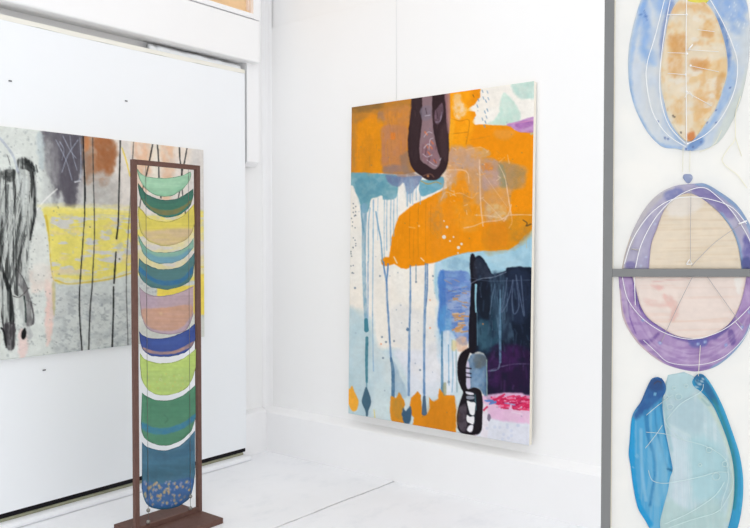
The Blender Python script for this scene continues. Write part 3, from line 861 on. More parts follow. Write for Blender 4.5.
    p.poly([(423, 93), (431.5, 92), (432, 112), (434, 134), (437, 149), (440.5, 160), (437, 168), (433, 169), (427, 165), (420.5, 159.5), (419.5, 146), (421.5, 125), (422.3, 110)], (142, 116, 122), 1, 1.2, .5, 4)
    p.poly([(421, 108), (431, 106), (431, 118), (422, 120)], (128, 118, 132), .8, 2, 1, 4, .3, (4, 4))
    p.poly([(421, 145), (432, 140), (438, 155), (436, 165), (424, 160)], (146, 106, 116), .8, 3, 1, 4, .4, (4, 4))
    for x, y in ((431, 141), (428, 152), (434, 160), (425, 132), (430, 146), (426, 145)):
        p.line([(x, y), (x+2, y+2.6)], 1.5, (214, 120, 80), .8)
    for L in ([(424, 137), (428, 132), (432, 133)], [(424, 148), (428, 144), (431, 146)], [(427, 160), (434, 165), (437, 166)], [(423, 154), (427, 157), (432, 155)], [(429, 150), (430, 140), (433, 138)], [(425, 116), (430, 115)], [(440, 160), (441, 158)]):
        p.line(L, .8, (200, 196, 204), .7)
    p.poly([(434.5, 112), (438, 107), (442, 103), (443.5, 110), (441, 120), (438, 124.5), (435, 122)], (122, 96, 110), .9, 1.3, .5, 3, .3, (3, 3))
    p.line([(436, 122), (440, 121), (442, 112)], .9, (150, 140, 160), .7)
    p.poly([(440, 130), (447, 125), (447, 160), (441, 155)], (72, 52, 56), .7, 3, 1)
    p.line([(423, 176), (430, 174), (434, 177)], 1.2, (120, 84, 74), .7)
    p.dot(428, 176, 1.2, (196, 130, 80), .8)
    for i in range(40):
        x = 353+rs.rand()*54; y = 108+rs.rand()*50
        p.line([(x, y), (x+rs.randn()*.5, y+3+rs.rand()*9)], .8, ((204, 124, 30), (238, 158, 40), (170, 116, 66))[i % 3], .3)
    for i in range(24):
        x = 413+rs.rand()*32; y = 100+rs.rand()*60
        p.line([(x, y), (x+rs.randn()*.8, y+3+rs.rand()*6)], .8, ((84, 62, 66), (36, 24, 30))[i % 2], .35)
    # little flecks on the left margin
    for i in range(26):
        p.dot(350+rs.rand()*6, 200+rs.rand()*75, .55, (70, 80, 95), .8)
    for i in range(70):
        p.dot(352+rs.rand()*180, 110+rs.rand()*310, .4+.3*rs.rand(), (90, 110, 140), .35)
    p.grain(.03, 2.5, 2.5, 200); p.grain(.03, 9, 14, 205)
    p.c = np.clip(p.c, 0, 255)
    return p


def paint_grey(X, Y):
    p = Paint(X, Y, (214, 219, 214))
    rs = np.random.RandomState(8)
    p.mask(np.clip((p.n(14, 14, 11)-.5)*3, 0, 1), (226, 230, 226), .7)
    # worn grey mottling in the lower right, pale ground on the left
    q = p.n(9, 6, 13, 4)*1.0
    low = np.clip((Y-270)/20, 0, 1)*np.clip((X-48)/12, 0, 1)
    p.mask(low, (198, 203, 201), .85)
    p.mask(np.clip((q-.5)*5, 0, 1)*low, (168, 174, 176), .75)
    p.mask(np.clip((p.n(3, 2, 17)-.58)*6, 0, 1)*low, (140, 147, 152), .6)
    p.mask(np.clip((p.n(40, 30, 19)-.5)*4, 0, 1)*low, (206, 211, 208), .6)
    lft = np.clip((60-X)/15, 0, 1)
    p.mask(np.clip((p.n(4, 4, 23)-.6)*5, 0, 1)*lft, (160, 168, 168), .6)
    # upper right, beige and stained
    up = np.clip((X-108)/8, 0, 1)*np.clip((222-Y)/8, 0, 1)
    p.mask(up, (224, 217, 210), .95)
    p.mask(np.clip((p.n(7, 16, 29)-.5)*5, 0, 1)*up, (206, 200, 196), .6)
    for pts, c, a in (([(134, 138), (150, 140), (152, 160), (148, 190), (138, 185), (134, 165)], (226, 178, 142), .75), ([(160, 142), (174, 144), (176, 170), (170, 200), (160, 196), (161, 170)], (226, 184, 150), .8),
                      ([(151, 145), (160, 146), (160, 190), (152, 190)], (236, 226, 206), .7), ([(176, 146), (190, 148), (188, 175), (178, 172)], (236, 222, 208), .8), ([(190, 152), (206, 150), (206, 215), (192, 212)], (210, 208, 206), .7)):
        p.poly(pts, c, a, 6, 3, 8, .5, (5, 9))
    p.line([(122, 148), (126, 160), (129, 172), (130, 176)], 1.6, (230, 205, 90), .8)
    # slate block at the top
    p.poly([(44, 128), (84, 132), (84.5, 150), (83, 186), (79, 202), (72, 209), (64, 207), (61, 196), (56, 206), (52, 200), (50, 185), (46, 165), (44, 150)], (98, 95, 103), 1, 3, 2, 6, .12, (4, 12))
    p.poly([(64, 135), (80, 136), (80, 170), (76, 204), (68, 204), (60, 180)], (84, 80, 90), .7, 5, 3, 6, .4, (4, 10))
    p.poly([(44, 140), (52, 145), (56, 170), (56, 190), (48, 192), (44, 180)], (178, 180, 180), .7, 4, 3, 5, .5, (4, 9))
    p.poly([(52, 142), (58, 148), (60, 175), (57, 188), (53, 170)], (150, 148, 152), .6, 3, 2, 4, .5, (3, 9))
    p.poly([(44, 178), (52, 182), (58, 206), (44, 210)], (200, 204, 202), .85, 4, 2, 5, .3, (5, 5))
    p.poly([(60, 192), (64, 198), (63, 208), (58, 208)], (196, 198, 198), .8, 3, 1.5)
    p.poly([(80, 175), (86, 170), (86, 208), (76, 208)], (196, 194, 194), .8, 3, 2, 4, .3, (4, 6))
    for L in ([(56, 140), (66, 160), (72, 180)], [(78, 140), (68, 155), (62, 172)], [(63, 136), (70, 150), (76, 158)], [(80, 138), (81, 160), (80, 178), (75, 182)], [(70, 136), (72, 152), (77, 170)], [(62, 160), (64, 150), (60, 142)]):
        p.line(L, .8, (176, 186, 204), .7, tex=.3)
    p.line([(35, 212), (45, 200), (57, 189)], 1.3, (240, 240, 238), .85)
    p.line([(75, 182), (80, 181)], 1.4, (220, 222, 228), .8)
    # rust block
    p.poly([(84, 132), (100, 134), (116, 140), (116, 158), (113, 172), (108, 184), (102, 186), (94, 182), (88, 186), (84, 176)], (164, 116, 84), .95, 4, 3, 7, .35, (6, 10))
    p.poly([(94, 138), (112, 140), (114, 160), (106, 178), (98, 174), (95, 158)], (158, 98, 60), .8, 5, 3, 6, .4, (6, 7))
    p.poly([(85, 140), (93, 141), (93, 175), (86, 180)], (150, 132, 120), .7, 4, 2, 5, .5, (3, 10))
    p.poly([(85, 137), (90, 138), (89, 150), (85, 150)], (200, 128, 78), .7, 3, 1.5)
    p.poly([(88, 176), (118, 176), (118, 206), (88, 206)], (186, 182, 178), .85, 6, 4, 8, .35, (6, 5))
    p.poly([(94, 182), (112, 184), (112, 200), (94, 200)], (160, 154, 150), .5, 6, 3, 6, .6, (6, 4))
    # yellow band
    yl = [(44, 207), (70, 208), (100, 208), (135, 213), (170, 216), (208, 214), (208, 276), (160, 276), (130, 275), (105, 280), (85, 283), (66, 284), (56, 282), (52, 272), (50, 245), (46, 222)]
    p.poly(yl, (229, 217, 116), 1, 2.5, 1.5, 5, 0)
    hole = np.clip((p.n(13, 4.2, 37, 3)-.50)*9, 0, 1)
    inb = np.clip((Y-212)/6, 0, 1)*np.clip((277-Y)/5, 0, 1)*np.clip((X-49)/3, 0, 1)
    p.mask(hole*inb, (206, 206, 210), .9)
    p.mask(np.clip((p.n(16, 8, 39)-.58)*6, 0, 1)*inb, (224, 206, 160), .7)
    p.mask(np.clip((p.n(10, 7, 47)-.62)*8, 0, 1)*inb, (190, 192, 202), .6)
    p.poly([(44, 204), (120, 205), (140, 209), (140, 213), (90, 212), (44, 209)], (232, 222, 150), .6, 3, 1.5, 5, .5, (12, 2))
    for y in (210, 213.5, 216):
        p.line([(104, y), (122, y+1), (138, y+2)], .9, (236, 224, 130), .9)
    p.poly([(55, 277), (85, 280), (110, 276), (132, 270), (132, 276), (105, 281), (85, 284), (66, 285)], (206, 208, 206), .8, 2, 1.2, 4, .4, (6, 2))
    p.line([(45.5, 216), (47, 223), (49, 238), (50.5, 260), (53, 278), (58, 281), (68, 284), (85, 282.5), (105, 280), (122, 276), (134, 272)], [3, 2.4, 1.4, 1.2, 1.8, 1.6, 1.9, 1.4, 1.2, 1.2], (212, 186, 70), .9)
    p.poly([(53, 283), (90, 284), (110, 281), (134, 276), (134, 290), (60, 292)], (203, 209, 206), .6, 4, 1.5)
    # pale end of the band and second yellow block beside it
    p.poly([(140, 240), (170, 236), (208, 238), (208, 272), (140, 275)], (222, 216, 208), .75, 5, 3, 8, .3, (9, 5))
    p.poly([(142, 220), (205, 218), (208, 238), (150, 240)], (228, 216, 150), .5, 5, 3)
    p.line([(190, 267), (207, 267)], 1.2, (226, 212, 100), .9)
    p.poly([(157, 288), (175, 286), (196, 285), (196, 274), (208, 274), (208, 315), (190, 315), (157, 316)], (236, 214, 96), 1, 1.6, .6, 4, smooth=False)
    p.poly([(140, 316), (208, 316), (208, 340), (140, 342)], (214, 216, 208), .8, 3, 1)
    # pink washes
    p.poly([(45, 280), (52, 284), (54, 300), (53, 322), (51, 338), (47, 346), (45, 325), (46, 300)], (236, 202, 192), .85, 2.5, 1.5, 5, .25, (4, 9))
    p.poly([(30, 270), (48, 264), (53, 282), (45, 290), (32, 292)], (228, 214, 204), .7, 5, 3)
    p.poly([(20, 330), (27, 335), (26, 358), (19, 358)], (236, 206, 200), .7, 3, 2)
    p.poly([(33, 240), (47, 235), (47, 275), (33, 280)], (224, 226, 220), .6, 5, 3)
    p.poly([(52, 284), (55, 284), (55, 312), (53, 312)], (190, 180, 120), .6, 1.5, .6)
    # --- brushed dark figure on the left
    INK = (26, 28, 29)
    p.poly([(-20, 172), (0, 168), (14, 170), (20, 158), (34, 164), (36, 215), (28, 260), (33, 318), (24, 326), (16, 300), (14, 346), (6, 348), (0, 320), (-20, 300)], (160, 164, 162), .6, 2.5, 1.5, 4, .8, (2.2, 30), .40, .58)
    p.poly([(-20, 176), (-6, 168), (4, 172), (10, 168), (15, 171), (15, 180), (17, 192), (20, 205), (22, 220), (20, 240), (17, 258), (13, 275), (12, 290), (14, 310), (15.5, 330), (15, 345), (11, 351), (6, 347), (4, 335), (1, 318), (-4, 300), (-14, 290), (-22, 240)], (50, 52, 52), .9, 1.2, 1.2, 4, .95, (1.5, 30), .44, .58)
    p.poly([(17, 160), (23, 157), (30, 161), (34, 166), (35.5, 178), (35, 200), (35, 218), (31, 240), (27, 262), (24, 286), (20, 296), (14, 292), (15, 270), (20, 245), (25, 225), (28, 205), (30.5, 185), (29, 172), (22, 169), (18, 168)], (60, 62, 62), .92, 1.2, 1, 4, .92, (1.6, 26), .42, .56)
    p.poly([(1, 172), (8, 169), (15, 171), (14, 180), (8, 182), (2, 178)], (52, 54, 54), .85, 1.6, 1, 3, .4, (3, 3))
    p.poly([(20, 159), (30, 160), (35, 168), (34, 172), (28, 166), (21, 164)], INK, .8, 1.6, .8, 3, .5, (3, 2))
    p.line([(33, 172), (35, 190), (34.5, 205), (34.5, 216), (30, 240)], [1.6, 2, 3, 3, 1.5], INK, .9, tex=.35, ts=(3, 8))
    p.line([(18, 172), (21, 190), (20, 220), (13, 262), (6, 285)], [2, 2, 3, 3, 2], (70, 74, 74), .75, tex=.5, ts=(2, 16))
    p.line([(26, 225), (20, 245), (14, 268), (8, 290)], 3, (150, 154, 152), .6, tex=.4, ts=(2, 14))
    p.line([(8, 185), (6, 215), (2, 245), (0, 270)], 2.2, (66, 70, 70), .7, tex=.5, ts=(2, 16))
    p.line([(-2, 250), (4, 275), (9, 290), (11, 310), (12, 322)], [2, 3, 5, 6, 5], INK, .92, tex=.25, ts=(2, 12))
    p.line([(26, 235), (18, 262), (10, 288)], [1.5, 2.5, 3], INK, .7, tex=.4, ts=(2, 10))
    p.poly([(3, 326), (9, 322), (15, 324), (15.5, 338), (14, 348), (9, 350), (5, 345), (3.5, 336)], (66, 62, 66), .9, 1.2, .8, 3, .45, (3, 6))
    p.line([(1, 328), (4, 332), (6, 345)], 1.8, INK, .9)
    p.poly([(17, 268), (22, 275), (27, 288), (31, 300), (34, 314), (34.5, 322), (31, 326), (27, 326), (25, 318), (25, 305), (22, 290), (17, 283)], (104, 102, 104), .9, 1.3, .8, 3, .55, (2.5, 9))
    p.line([(24, 296), (25.5, 308), (25.8, 322)], 1.4, (36, 50, 48), .9)
    p.line([(31, 302), (33.5, 315), (33, 324)], 1.4, (70, 66, 70), .8)
    p.poly([(26, 327), (30, 327), (33, 334), (30, 340), (26, 337)], (170, 172, 174), .7, 1.5, 1, 3, .4, (2, 4))
    p.poly([(22, 331), (25, 327.5), (26.3, 332), (25.5, 338), (22.5, 339.5), (21, 336)], (24, 26, 28), 1, 1, .4)
    p.line([(16, 268), (23, 278), (28, 289)], .8, (60, 60, 60), .9)
    p.line([(13, 296), (20, 297), (29, 288)], 1.0, (70, 66, 66), .8)
    p.line([(26, 300), (36, 305)], .7, (90, 90, 90), .6)
    p.poly([(2, 290), (8, 292), (9, 318), (5, 322), (1, 305)], (190, 196, 192), .6, 2, 1, 4, .5, (2, 12))
    p.poly([(17, 175), (23, 175), (28, 182), (26, 200), (21, 205), (18, 190)], (206, 212, 210), .75, 3, 1.5, 4, .4, (2, 9))
    p.line([(0, 138), (8, 148), (14, 158), (18, 172)], 2.4, (168, 176, 190), .8, tex=.4)
    p.line([(7, 155), (9, 160), (10, 165)], .8, (60, 60, 60), .7)
    p.line([(36, 165), (37.5, 172)], 1.3, (70, 74, 74), .8)
    p.poly([(36, 136), (43, 136), (44, 165), (40, 168)], (178, 190, 194), .7, 3, 1.5)
    for i in range(120):
        p.dot(rs.rand()*60, 135+rs.rand()*220, .4+.4*rs.rand(), (110, 115, 115), .45)
    for i in range(46):
        t0 = rs.rand(); x = -4+34*t0; y = 178+rs.rand()*60
        p.line([(x, y), (x-2-3*rs.rand(), y+12+rs.rand()*14), (x-5-5*rs.rand(), y+28+rs.rand()*18)], .6+.5*rs.rand(), ((214, 218, 214), (60, 62, 62), (150, 154, 152))[i % 3], .55, tex=.3, ts=(2, 8))
    # --- black upright lines
    BL = (28, 30, 32)
    p.line([(83.2, 130), (83.5, 150), (84.5, 176), (85, 195), (84.6, 206), (84.5, 218), (83, 240), (81.5, 262), (80, 283), (79.4, 300), (80, 322), (82, 350)], [1.8, 1.3, 1.6, 2.2, 1.4, 1.1, 1.1, 1.2, 1.3, 1.5, 1.5, 1.6], BL, .95, tex=.1)
    p.line([(92.7, 138), (93.5, 180), (94.3, 215), (94.2, 245), (92.8, 272), (92.2, 286), (90, 312), (88.7, 350)], [.6, .8, 1.1, 1, 1.1, 1.3, 1.4, 1.5], (44, 46, 48), .9)
    p.line([(120.3, 136), (119.8, 165), (118.8, 200), (118.3, 222), (116.5, 238.5)], [1.3, 1.5, 1.4, 1.5, 2], BL, .95)
    p.line([(116, 252), (115, 268), (114, 283)], [1.2, 1.8, 1.7], BL, .95)
    p.line([(113.6, 287), (113.4, 310), (112.2, 347)], [1.6, 1.6, 1.8], BL, .95)
    p.line([(133.6, 140), (131, 190), (128.5, 228), (126.7, 262), (126.4, 290), (127.3, 320), (128, 345)], .9, (66, 66, 66), .8)
    p.line([(153, 143), (150, 158), (147, 172), (142, 192), (139, 212)], [1.3, 1.5, 1.3, .9, .9], BL, .9)
    p.line([(157.3, 143), (158.6, 160), (159, 178), (161, 198)], [1.4, 1.4, 1.3, 1.4], BL, .9)
    p.line([(179.4, 147), (180, 160), (182, 176), (178, 200)], 1.2, BL, .9)
    p.line([(187, 148), (184.5, 162), (181.5, 176), (183, 198), (186, 216)], 1.2, BL, .9)
    p.dot(119.5, 259, .8, (60, 60, 40), .9); p.dot(90, 227, .6, (60, 60, 40), .8)
    p.line([(0, 361), (105, 350), (206, 339)], .9, (198, 186, 160), .8)
    p.grain(.04, 2.5, 2.5, 210); p.grain(.04, 10, 10, 215)
    p.c = np.clip(p.c*1.03, 0, 255)
    return p


# left painting, hung on the board
pt = empty('abstract_painting', (-1.9, -.118, .89), 'wide grey abstract painting with a yellow band and black vertical lines on the white board', 'painting')
pl = Plane((0, -.13, 0), (1, 0, 0), (0, 0, 1))
canvas('canvas', pl, -2.34, -.682, .897, 2.111, 360, 300, .0275, paint_grey, pt)

# big painting on the right wall: foot stands out a little from the wall
tilt = np.array([-.036, 0, -2.011]); tilt = -tilt/np.linalg.norm(tilt)
pr = empty('abstract_painting', (-.05, -1.5, .386), 'tall abstract painting in orange, teal and navy hanging on the right wall', 'painting')
pl2 = Plane((-.075, 0, .386), (0, -1, 0), tilt)
canvas('canvas', pl2, .842, 2.158, 0, 2.0115, 330, 500, .034, paint_orange, pr)
tube('hanging_wire', [(-.006, -1.186, 2.397), (-.006, -1.186, 4.15)], .0012, 'wire_fine', pr, 5)

# ------------------------------------------------------------------ brown framed glass sculpture
sc = empty('glass_sculpture', (-1.425, -.75, 0), 'narrow upright brown metal frame with a column of coloured glass crescents, on the floor', 'sculpture')
FY = -.75
SX0, SX1 = -1.642, -1.218
tube_w = .0255
Z1 = on_plane(131, 158.8, (0, 1, 0), (0, FY-.0125, 0))[2]
box('base_plate', (SX0+.002, -.938, .0), (SX1, -.563, .03), 'rust_brown', sc, .003)
box('frame_post', (SX0, FY-.0125, .03), (SX0+tube_w, FY+.0125, Z1), 'rust_brown', sc, .0025)
box('frame_post', (SX1-tube_w, FY-.0125, .03), (SX1, FY+.0125, Z1), 'rust_brown', sc, .0025)
box('top_rail', (SX0+tube_w, FY-.0125, Z1-.0245), (SX1-tube_w, FY+.0125, Z1), 'rust_brown', sc, .002)
box('bottom_rail', (SX0+tube_w, FY-.0125, .03), (SX1-tube_w, FY+.0125, .0545), 'rust_brown', sc, .002)
gp = Plane((0, FY-.004, 0), (1, 0, 0), (0, 0, 1))
for x0, x1 in ((145.0, 147.3), (187.0, 190.2)):
    u = [gp.uv(x0, 170)[0], gp.uv(x1, 510)[0]]
    u = sum(u)/2
    tube('cable', [(u, FY-.0112, .054), (u, FY-.0112, Z1-.024)], .0012, 'wire', sc, 6)
    ball('cable_clamp', (u, FY-.011, .066), .0105, 'ball_steel', sc)
    v = gp.uv(x1, 510 if x1 < 160 else 496)[1]
    ball('cable_clamp', (u, FY-.011, v), .0105, 'ball_steel', sc)


def stained(base, f=None, streak=.10, seed=0):
    def go(x, y):
        p = Paint(x, y, base)
        if f: f(p)
        p.c *= (1+streak*2*(p.n(26, 1.6, 60+seed)-.5))[:, None]
        p.grain(.06, 3, 3, 90+seed)
        p.c = 255*(np.clip(p.c, 0, 255)/255)**.74
        return p
    return go


def rim(p, pts, c, wd=1.0, a=.7):
    p.line(pts, wd, c, a)


def band(top, bot):
    return list(top)+list(bot)[::-1]


GP = []
rf = np.random.RandomState(12)
FLECK = [(144+rf.rand()*47, 482+rf.rand()**1.2*24, .9+rf.rand()*1.0) for i in range(95)]
GP.append(([(136.8, 168.5), (142, 174), (150, 177), (165, 178), (180, 176), (190.5, 171.5)], [(137, 170.5), (140, 180), (147, 190), (158, 196), (170, 196.3), (182, 190), (189.5, 181), (191, 173)], (166, 218, 184),
           lambda p: (p.poly([(138, 172), (146, 178), (160, 181), (178, 180), (186, 178), (176, 186), (158, 188), (145, 184)], (190, 230, 202), .6, 5, 2, 6, .4, (20, 2)), p.poly([(140, 184), (150, 191), (170, 193), (184, 186), (184, 196), (150, 198)], (146, 206, 170), .6, 4, 2)), 'pale mint green glass crescent'))
GP.append(([(138, 183), (146, 193), (158, 199), (170, 200), (183, 196), (193.3, 188.5)], [(138, 187), (140.5, 198), (148, 208.5), (158, 215), (168, 217.5), (180, 214.5), (190, 206), (193.5, 194)], (44, 118, 94),
           lambda p: (p.poly([(138, 184), (146, 195), (158, 202), (170, 203), (192, 194), (192, 188), (170, 197)], (38, 104, 88), .6, 3, 1), p.poly(band([(142, 198), (150, 206), (160, 209.5), (172, 210), (183, 206), (192.5, 199)], [(145, 203), (155, 212.5), (166, 215.2), (178, 213), (189, 205), (192.5, 202)]), (132, 124, 62), .95, 1.2, .5, 4, .2, (4, 3)), p.line([(143, 203), (153, 213), (166, 216.6), (180, 213.8), (190, 205)], 1.4, (36, 128, 122), .9)), 'dark green glass crescent with an olive stripe'))
GP.append(([(138, 206), (143, 211), (149, 217.5), (160, 221), (172, 221), (184, 215), (194, 204)], [(138.6, 222), (141, 232), (147, 240), (156, 244.5), (166, 246), (180, 243), (190, 236), (194.5, 224)], (234, 221, 92),
           lambda p: (p.poly([(142, 232), (160, 230), (193, 228), (192, 236), (180, 244), (160, 246), (147, 241)], (222, 198, 166), .9, 3, 1, 6, .2, (18, 2)), p.line([(140, 222), (143, 233), (149, 240.5), (160, 245)], 1.6, (220, 210, 110), .8)), 'yellow glass crescent turning pinkish below'))
GP.append(([(138, 234), (143, 244), (150, 250), (160, 252.3), (175, 251.5), (187, 246.5), (193.5, 238)], [(138.8, 241), (143, 252), (150, 260), (160, 263.5), (175, 262.5), (186, 256.5), (193.8, 247)], (146, 200, 180),
           lambda p: (p.poly(band([(143, 247), (152, 254.5), (162, 257), (178, 256), (190, 249)], [(145, 254), (152, 261), (162, 265), (178, 263.5), (192, 253)]), (108, 172, 204), .9, 2, 1, 5, .2, (8, 3)), p.line([(139, 238), (143, 247), (148, 253)], 2, (120, 184, 150), .6)), 'aqua and sky blue glass crescent'))
GP.append(([(139, 258), (145, 263.3), (155, 268), (167, 269.2), (178, 267.5), (187, 262), (194.3, 252.5)], [(138.3, 272), (142, 280), (150, 287), (163, 289.3), (173, 289), (184, 285), (191.5, 278.5), (194.3, 262)], (66, 126, 130),
           lambda p: p.poly(band([(138.5, 266), (145, 271), (153, 277.5), (165, 281), (180, 279), (188, 272), (193, 266)], [(139, 271), (147, 278), (156, 283), (166, 285.5), (180, 284), (188, 278), (193, 272)]), (24, 108, 172), .95, 1.4, .7, 4, .2, (5, 3)), 'teal glass crescent with a blue stripe'))
GP.append(([(139.3, 287), (145, 292), (155, 295.8), (170, 295.2), (183, 290.8), (193.5, 286)], [(140, 302), (142, 318), (147, 328), (155, 332.5), (164, 334.2), (175, 334), (187, 329), (193.5, 314)], (198, 174, 190),
           lambda p: (p.poly([(141.5, 309), (160, 308), (191, 305), (191, 316), (181, 328), (166, 331), (150, 327.5), (143, 319)], (217, 168, 138), .95, 1.5, .8, 5, .15, (18, 1.5)), p.dot(161, 313.5, 1.5, (226, 190, 150), .8)), 'mauve glass crescent with a peach centre'))
GP.append(([(139, 331), (143, 335.3), (152, 338.2), (165, 338), (178, 334.3), (188, 329.2), (195, 323.5)], [(140, 341), (143, 350), (150, 355.2), (163, 357), (178, 355), (190, 349), (195.3, 339)], (38, 68, 158),
           lambda p: (p.poly(band([(143, 347.5), (152, 350.5), (163, 351.7), (177, 350), (194, 341)], [(146, 351.5), (153, 353.8), (163, 354.6), (177, 353), (193, 346)]), (206, 154, 134), .95, 1, .4, 4, .25, (3, 2)), p.poly([(150, 340), (170, 340), (185, 336), (180, 346), (155, 347)], (52, 92, 184), .5, 4, 2, 5, .4, (8, 2))), 'cobalt blue glass crescent with a pink stripe'))
GP.append(([(140, 353), (145, 359), (155, 362.8), (168, 363), (180, 360), (190, 353.5), (196, 348.5)], [(140, 365), (142, 380), (148, 390), (158, 395), (170, 395), (182, 391), (190.5, 383), (195.5, 368)], (202, 226, 116),
           lambda p: (p.poly([(145, 373), (160, 371), (192, 368), (190, 380), (178, 391), (162, 392), (149, 384)], (186, 212, 116), .9, 2.5, 1.2, 4, .3, (4, 3)), [p.dot(148+((i*37) % 41), 374+((i*23) % 16), .7, ((226, 196, 100), (214, 226, 150))[i % 2], .8) for i in range(26)], p.dot(160.3, 379.5, 1.4, (226, 232, 170), .9), p.dot(160.3, 379.5, .7, (150, 190, 90), .9)), 'lime green speckled glass crescent'))
GP.append(([(142, 392.5), (148, 397), (158, 400.2), (170, 400), (182, 396), (190, 390), (195.5, 385)], [(141, 424), (142.3, 433), (147, 440.5), (158, 445.3), (170, 445), (182, 440), (191.3, 430.5), (195.5, 418)], (70, 144, 104),
           lambda p: (p.poly(band([(141, 422), (153, 427), (166, 428), (182, 423), (195, 414)], [(141, 428), (150, 433), (163, 434.5), (180, 430), (195, 420)]), (38, 124, 170), .95, 1.4, .7, 4, .25, (4, 3)), p.poly([(145, 404), (170, 404), (192, 396), (190, 412), (150, 418)], (56, 126, 92), .5, 5, 3, 6, .5, (16, 2)), p.line([(164, 415), (168, 419), (165, 423)], 1.6, (54, 112, 84), .7)), 'green glass crescent with a blue stripe'))
GP.append(([(142, 442), (146.5, 446.3), (155, 449.3), (165, 450.3), (178, 446.5), (186.5, 440), (195, 430.5)], [(142, 470), (142, 490), (145, 502), (152, 508), (163, 509.5), (175, 507.3), (185, 502), (191.5, 494), (195, 474)], (54, 114, 144),
           lambda p: (p.poly([(141, 482), (160, 484), (193, 478), (192, 494), (180, 505), (162, 508), (148, 504)], (46, 98, 170), .95, 2.5, 1, 4, .2, (4, 4)), p.poly([(150, 452), (175, 452), (192, 440), (190, 455), (160, 460)], (38, 92, 124), .6, 4, 2, 5, .5, (18, 2)), p.poly([(145, 468), (190, 462), (190, 474), (150, 478)], (40, 96, 120), .6, 4, 2, 5, .5, (16, 2)), [p.line([(fx, fy), (fx+.9, fy-1)], fw, ((236, 200, 116), (222, 178, 112), (140, 160, 206), (236, 200, 116))[int(fw*50) % 4], .95) for fx, fy, fw in FLECK]), 'deep blue glass piece with gold flecks'))
for i, (A, B, base, f, lab) in enumerate(GP):
    dark = tuple(v*.62 for v in base)

    def ff(p, f=f, A=A, B=B, dark=dark):
        f(p)
        p.line(A, 1.1, dark, .75, tex=.3)
        p.line(B, 1.0, dark, .6, tex=.3)
    o = pane_piece('glass_crescent', gp, A, B, 90, 44, .005, 0, stained(base, ff, .07, i), 'stained_glass', sc, wob=.0035)
    o['label'] = lab

# ------------------------------------------------------------------ grey framed glass screen, close on the right
NV = np.array([math.cos(YAW), math.sin(YAW), 0.0])
GD = 1.9
go = CAM+NV*GD; go[2] = 0
fr = Plane(go, R_, (0, 0, 1))         # across = u, height = v, towards viewer = h
Rm = (fr.ex, fr.ez, fr.n)
U0, U1 = .5572, .9985
W_ = .0222
sg = empty('glass_screen', tuple(go+R_*.775), 'tall grey metal frame holding milky panes with fused glass ovals, nearest on the right', 'screen')
ZTOP = 2.46


def fbox(name, u0, u1, v0, v1, h0, h1, m, parent, bev=.0015):
    return box(name, (u0, v0, h0), (u1, v1, h1), m, parent, bev, Rm, go)


fbox('frame_post', U0, U0+W_, .012, ZTOP, -.004, .004, 'steel_grey', sg)
fbox('frame_post', U1-W_, U1, .012, ZTOP, -.004, .004, 'steel_grey', sg)
fbox('top_rail', U0+W_, U1-W_, ZTOP-W_, ZTOP, -.004, .004, 'steel_grey', sg)
fbox('cross_bar', U0+W_, U1-W_, 1.4202, 1.4397, -.004, .004, 'steel_grey', sg)
fbox('bottom_rail', U0+W_, U1-W_, .30, .30+W_, -.004, .004, 'steel_grey', sg)
fbox('base_plate', U0-.03, U1+.03, 0, .012, -.16, .16, 'steel_grey', sg)
HB = -.0145   # back of the panes
panes = []
for v0, v1, lab in ((1.4303, ZTOP-.003, 'upper milky pane with an orange oval in blue and half a mauve ring'), (.31, 1.4297, 'lower milky pane with half a purple ring and a turquoise vessel')):
    p = fbox('glass_pane', U0+.011, U1-.011, v0, v1, HB, -.0055, 'milk_glass', sg, .001)
    p['label'] = lab
    tag(fbox('pane_edge', U0+W_-.0005, U0+W_+.005, v0, v1, -.0052, -.0047, 'milk_glass_edge', p, .0001), 'cream edge of the pane')
    panes.append(p)
UP, LO = panes
fp = Plane(go+fr.n*-.0052, R_, (0, 0, 1))


def cast(base, f, k=0):
    def go_(x, y):
        p = Paint(x, y, base)
        f(p)
        p.grain(.03, 5, 5, 120+k)
        p.c = 255*(np.clip(p.c, 0, 255)/255)**.74
        return p
    return go_


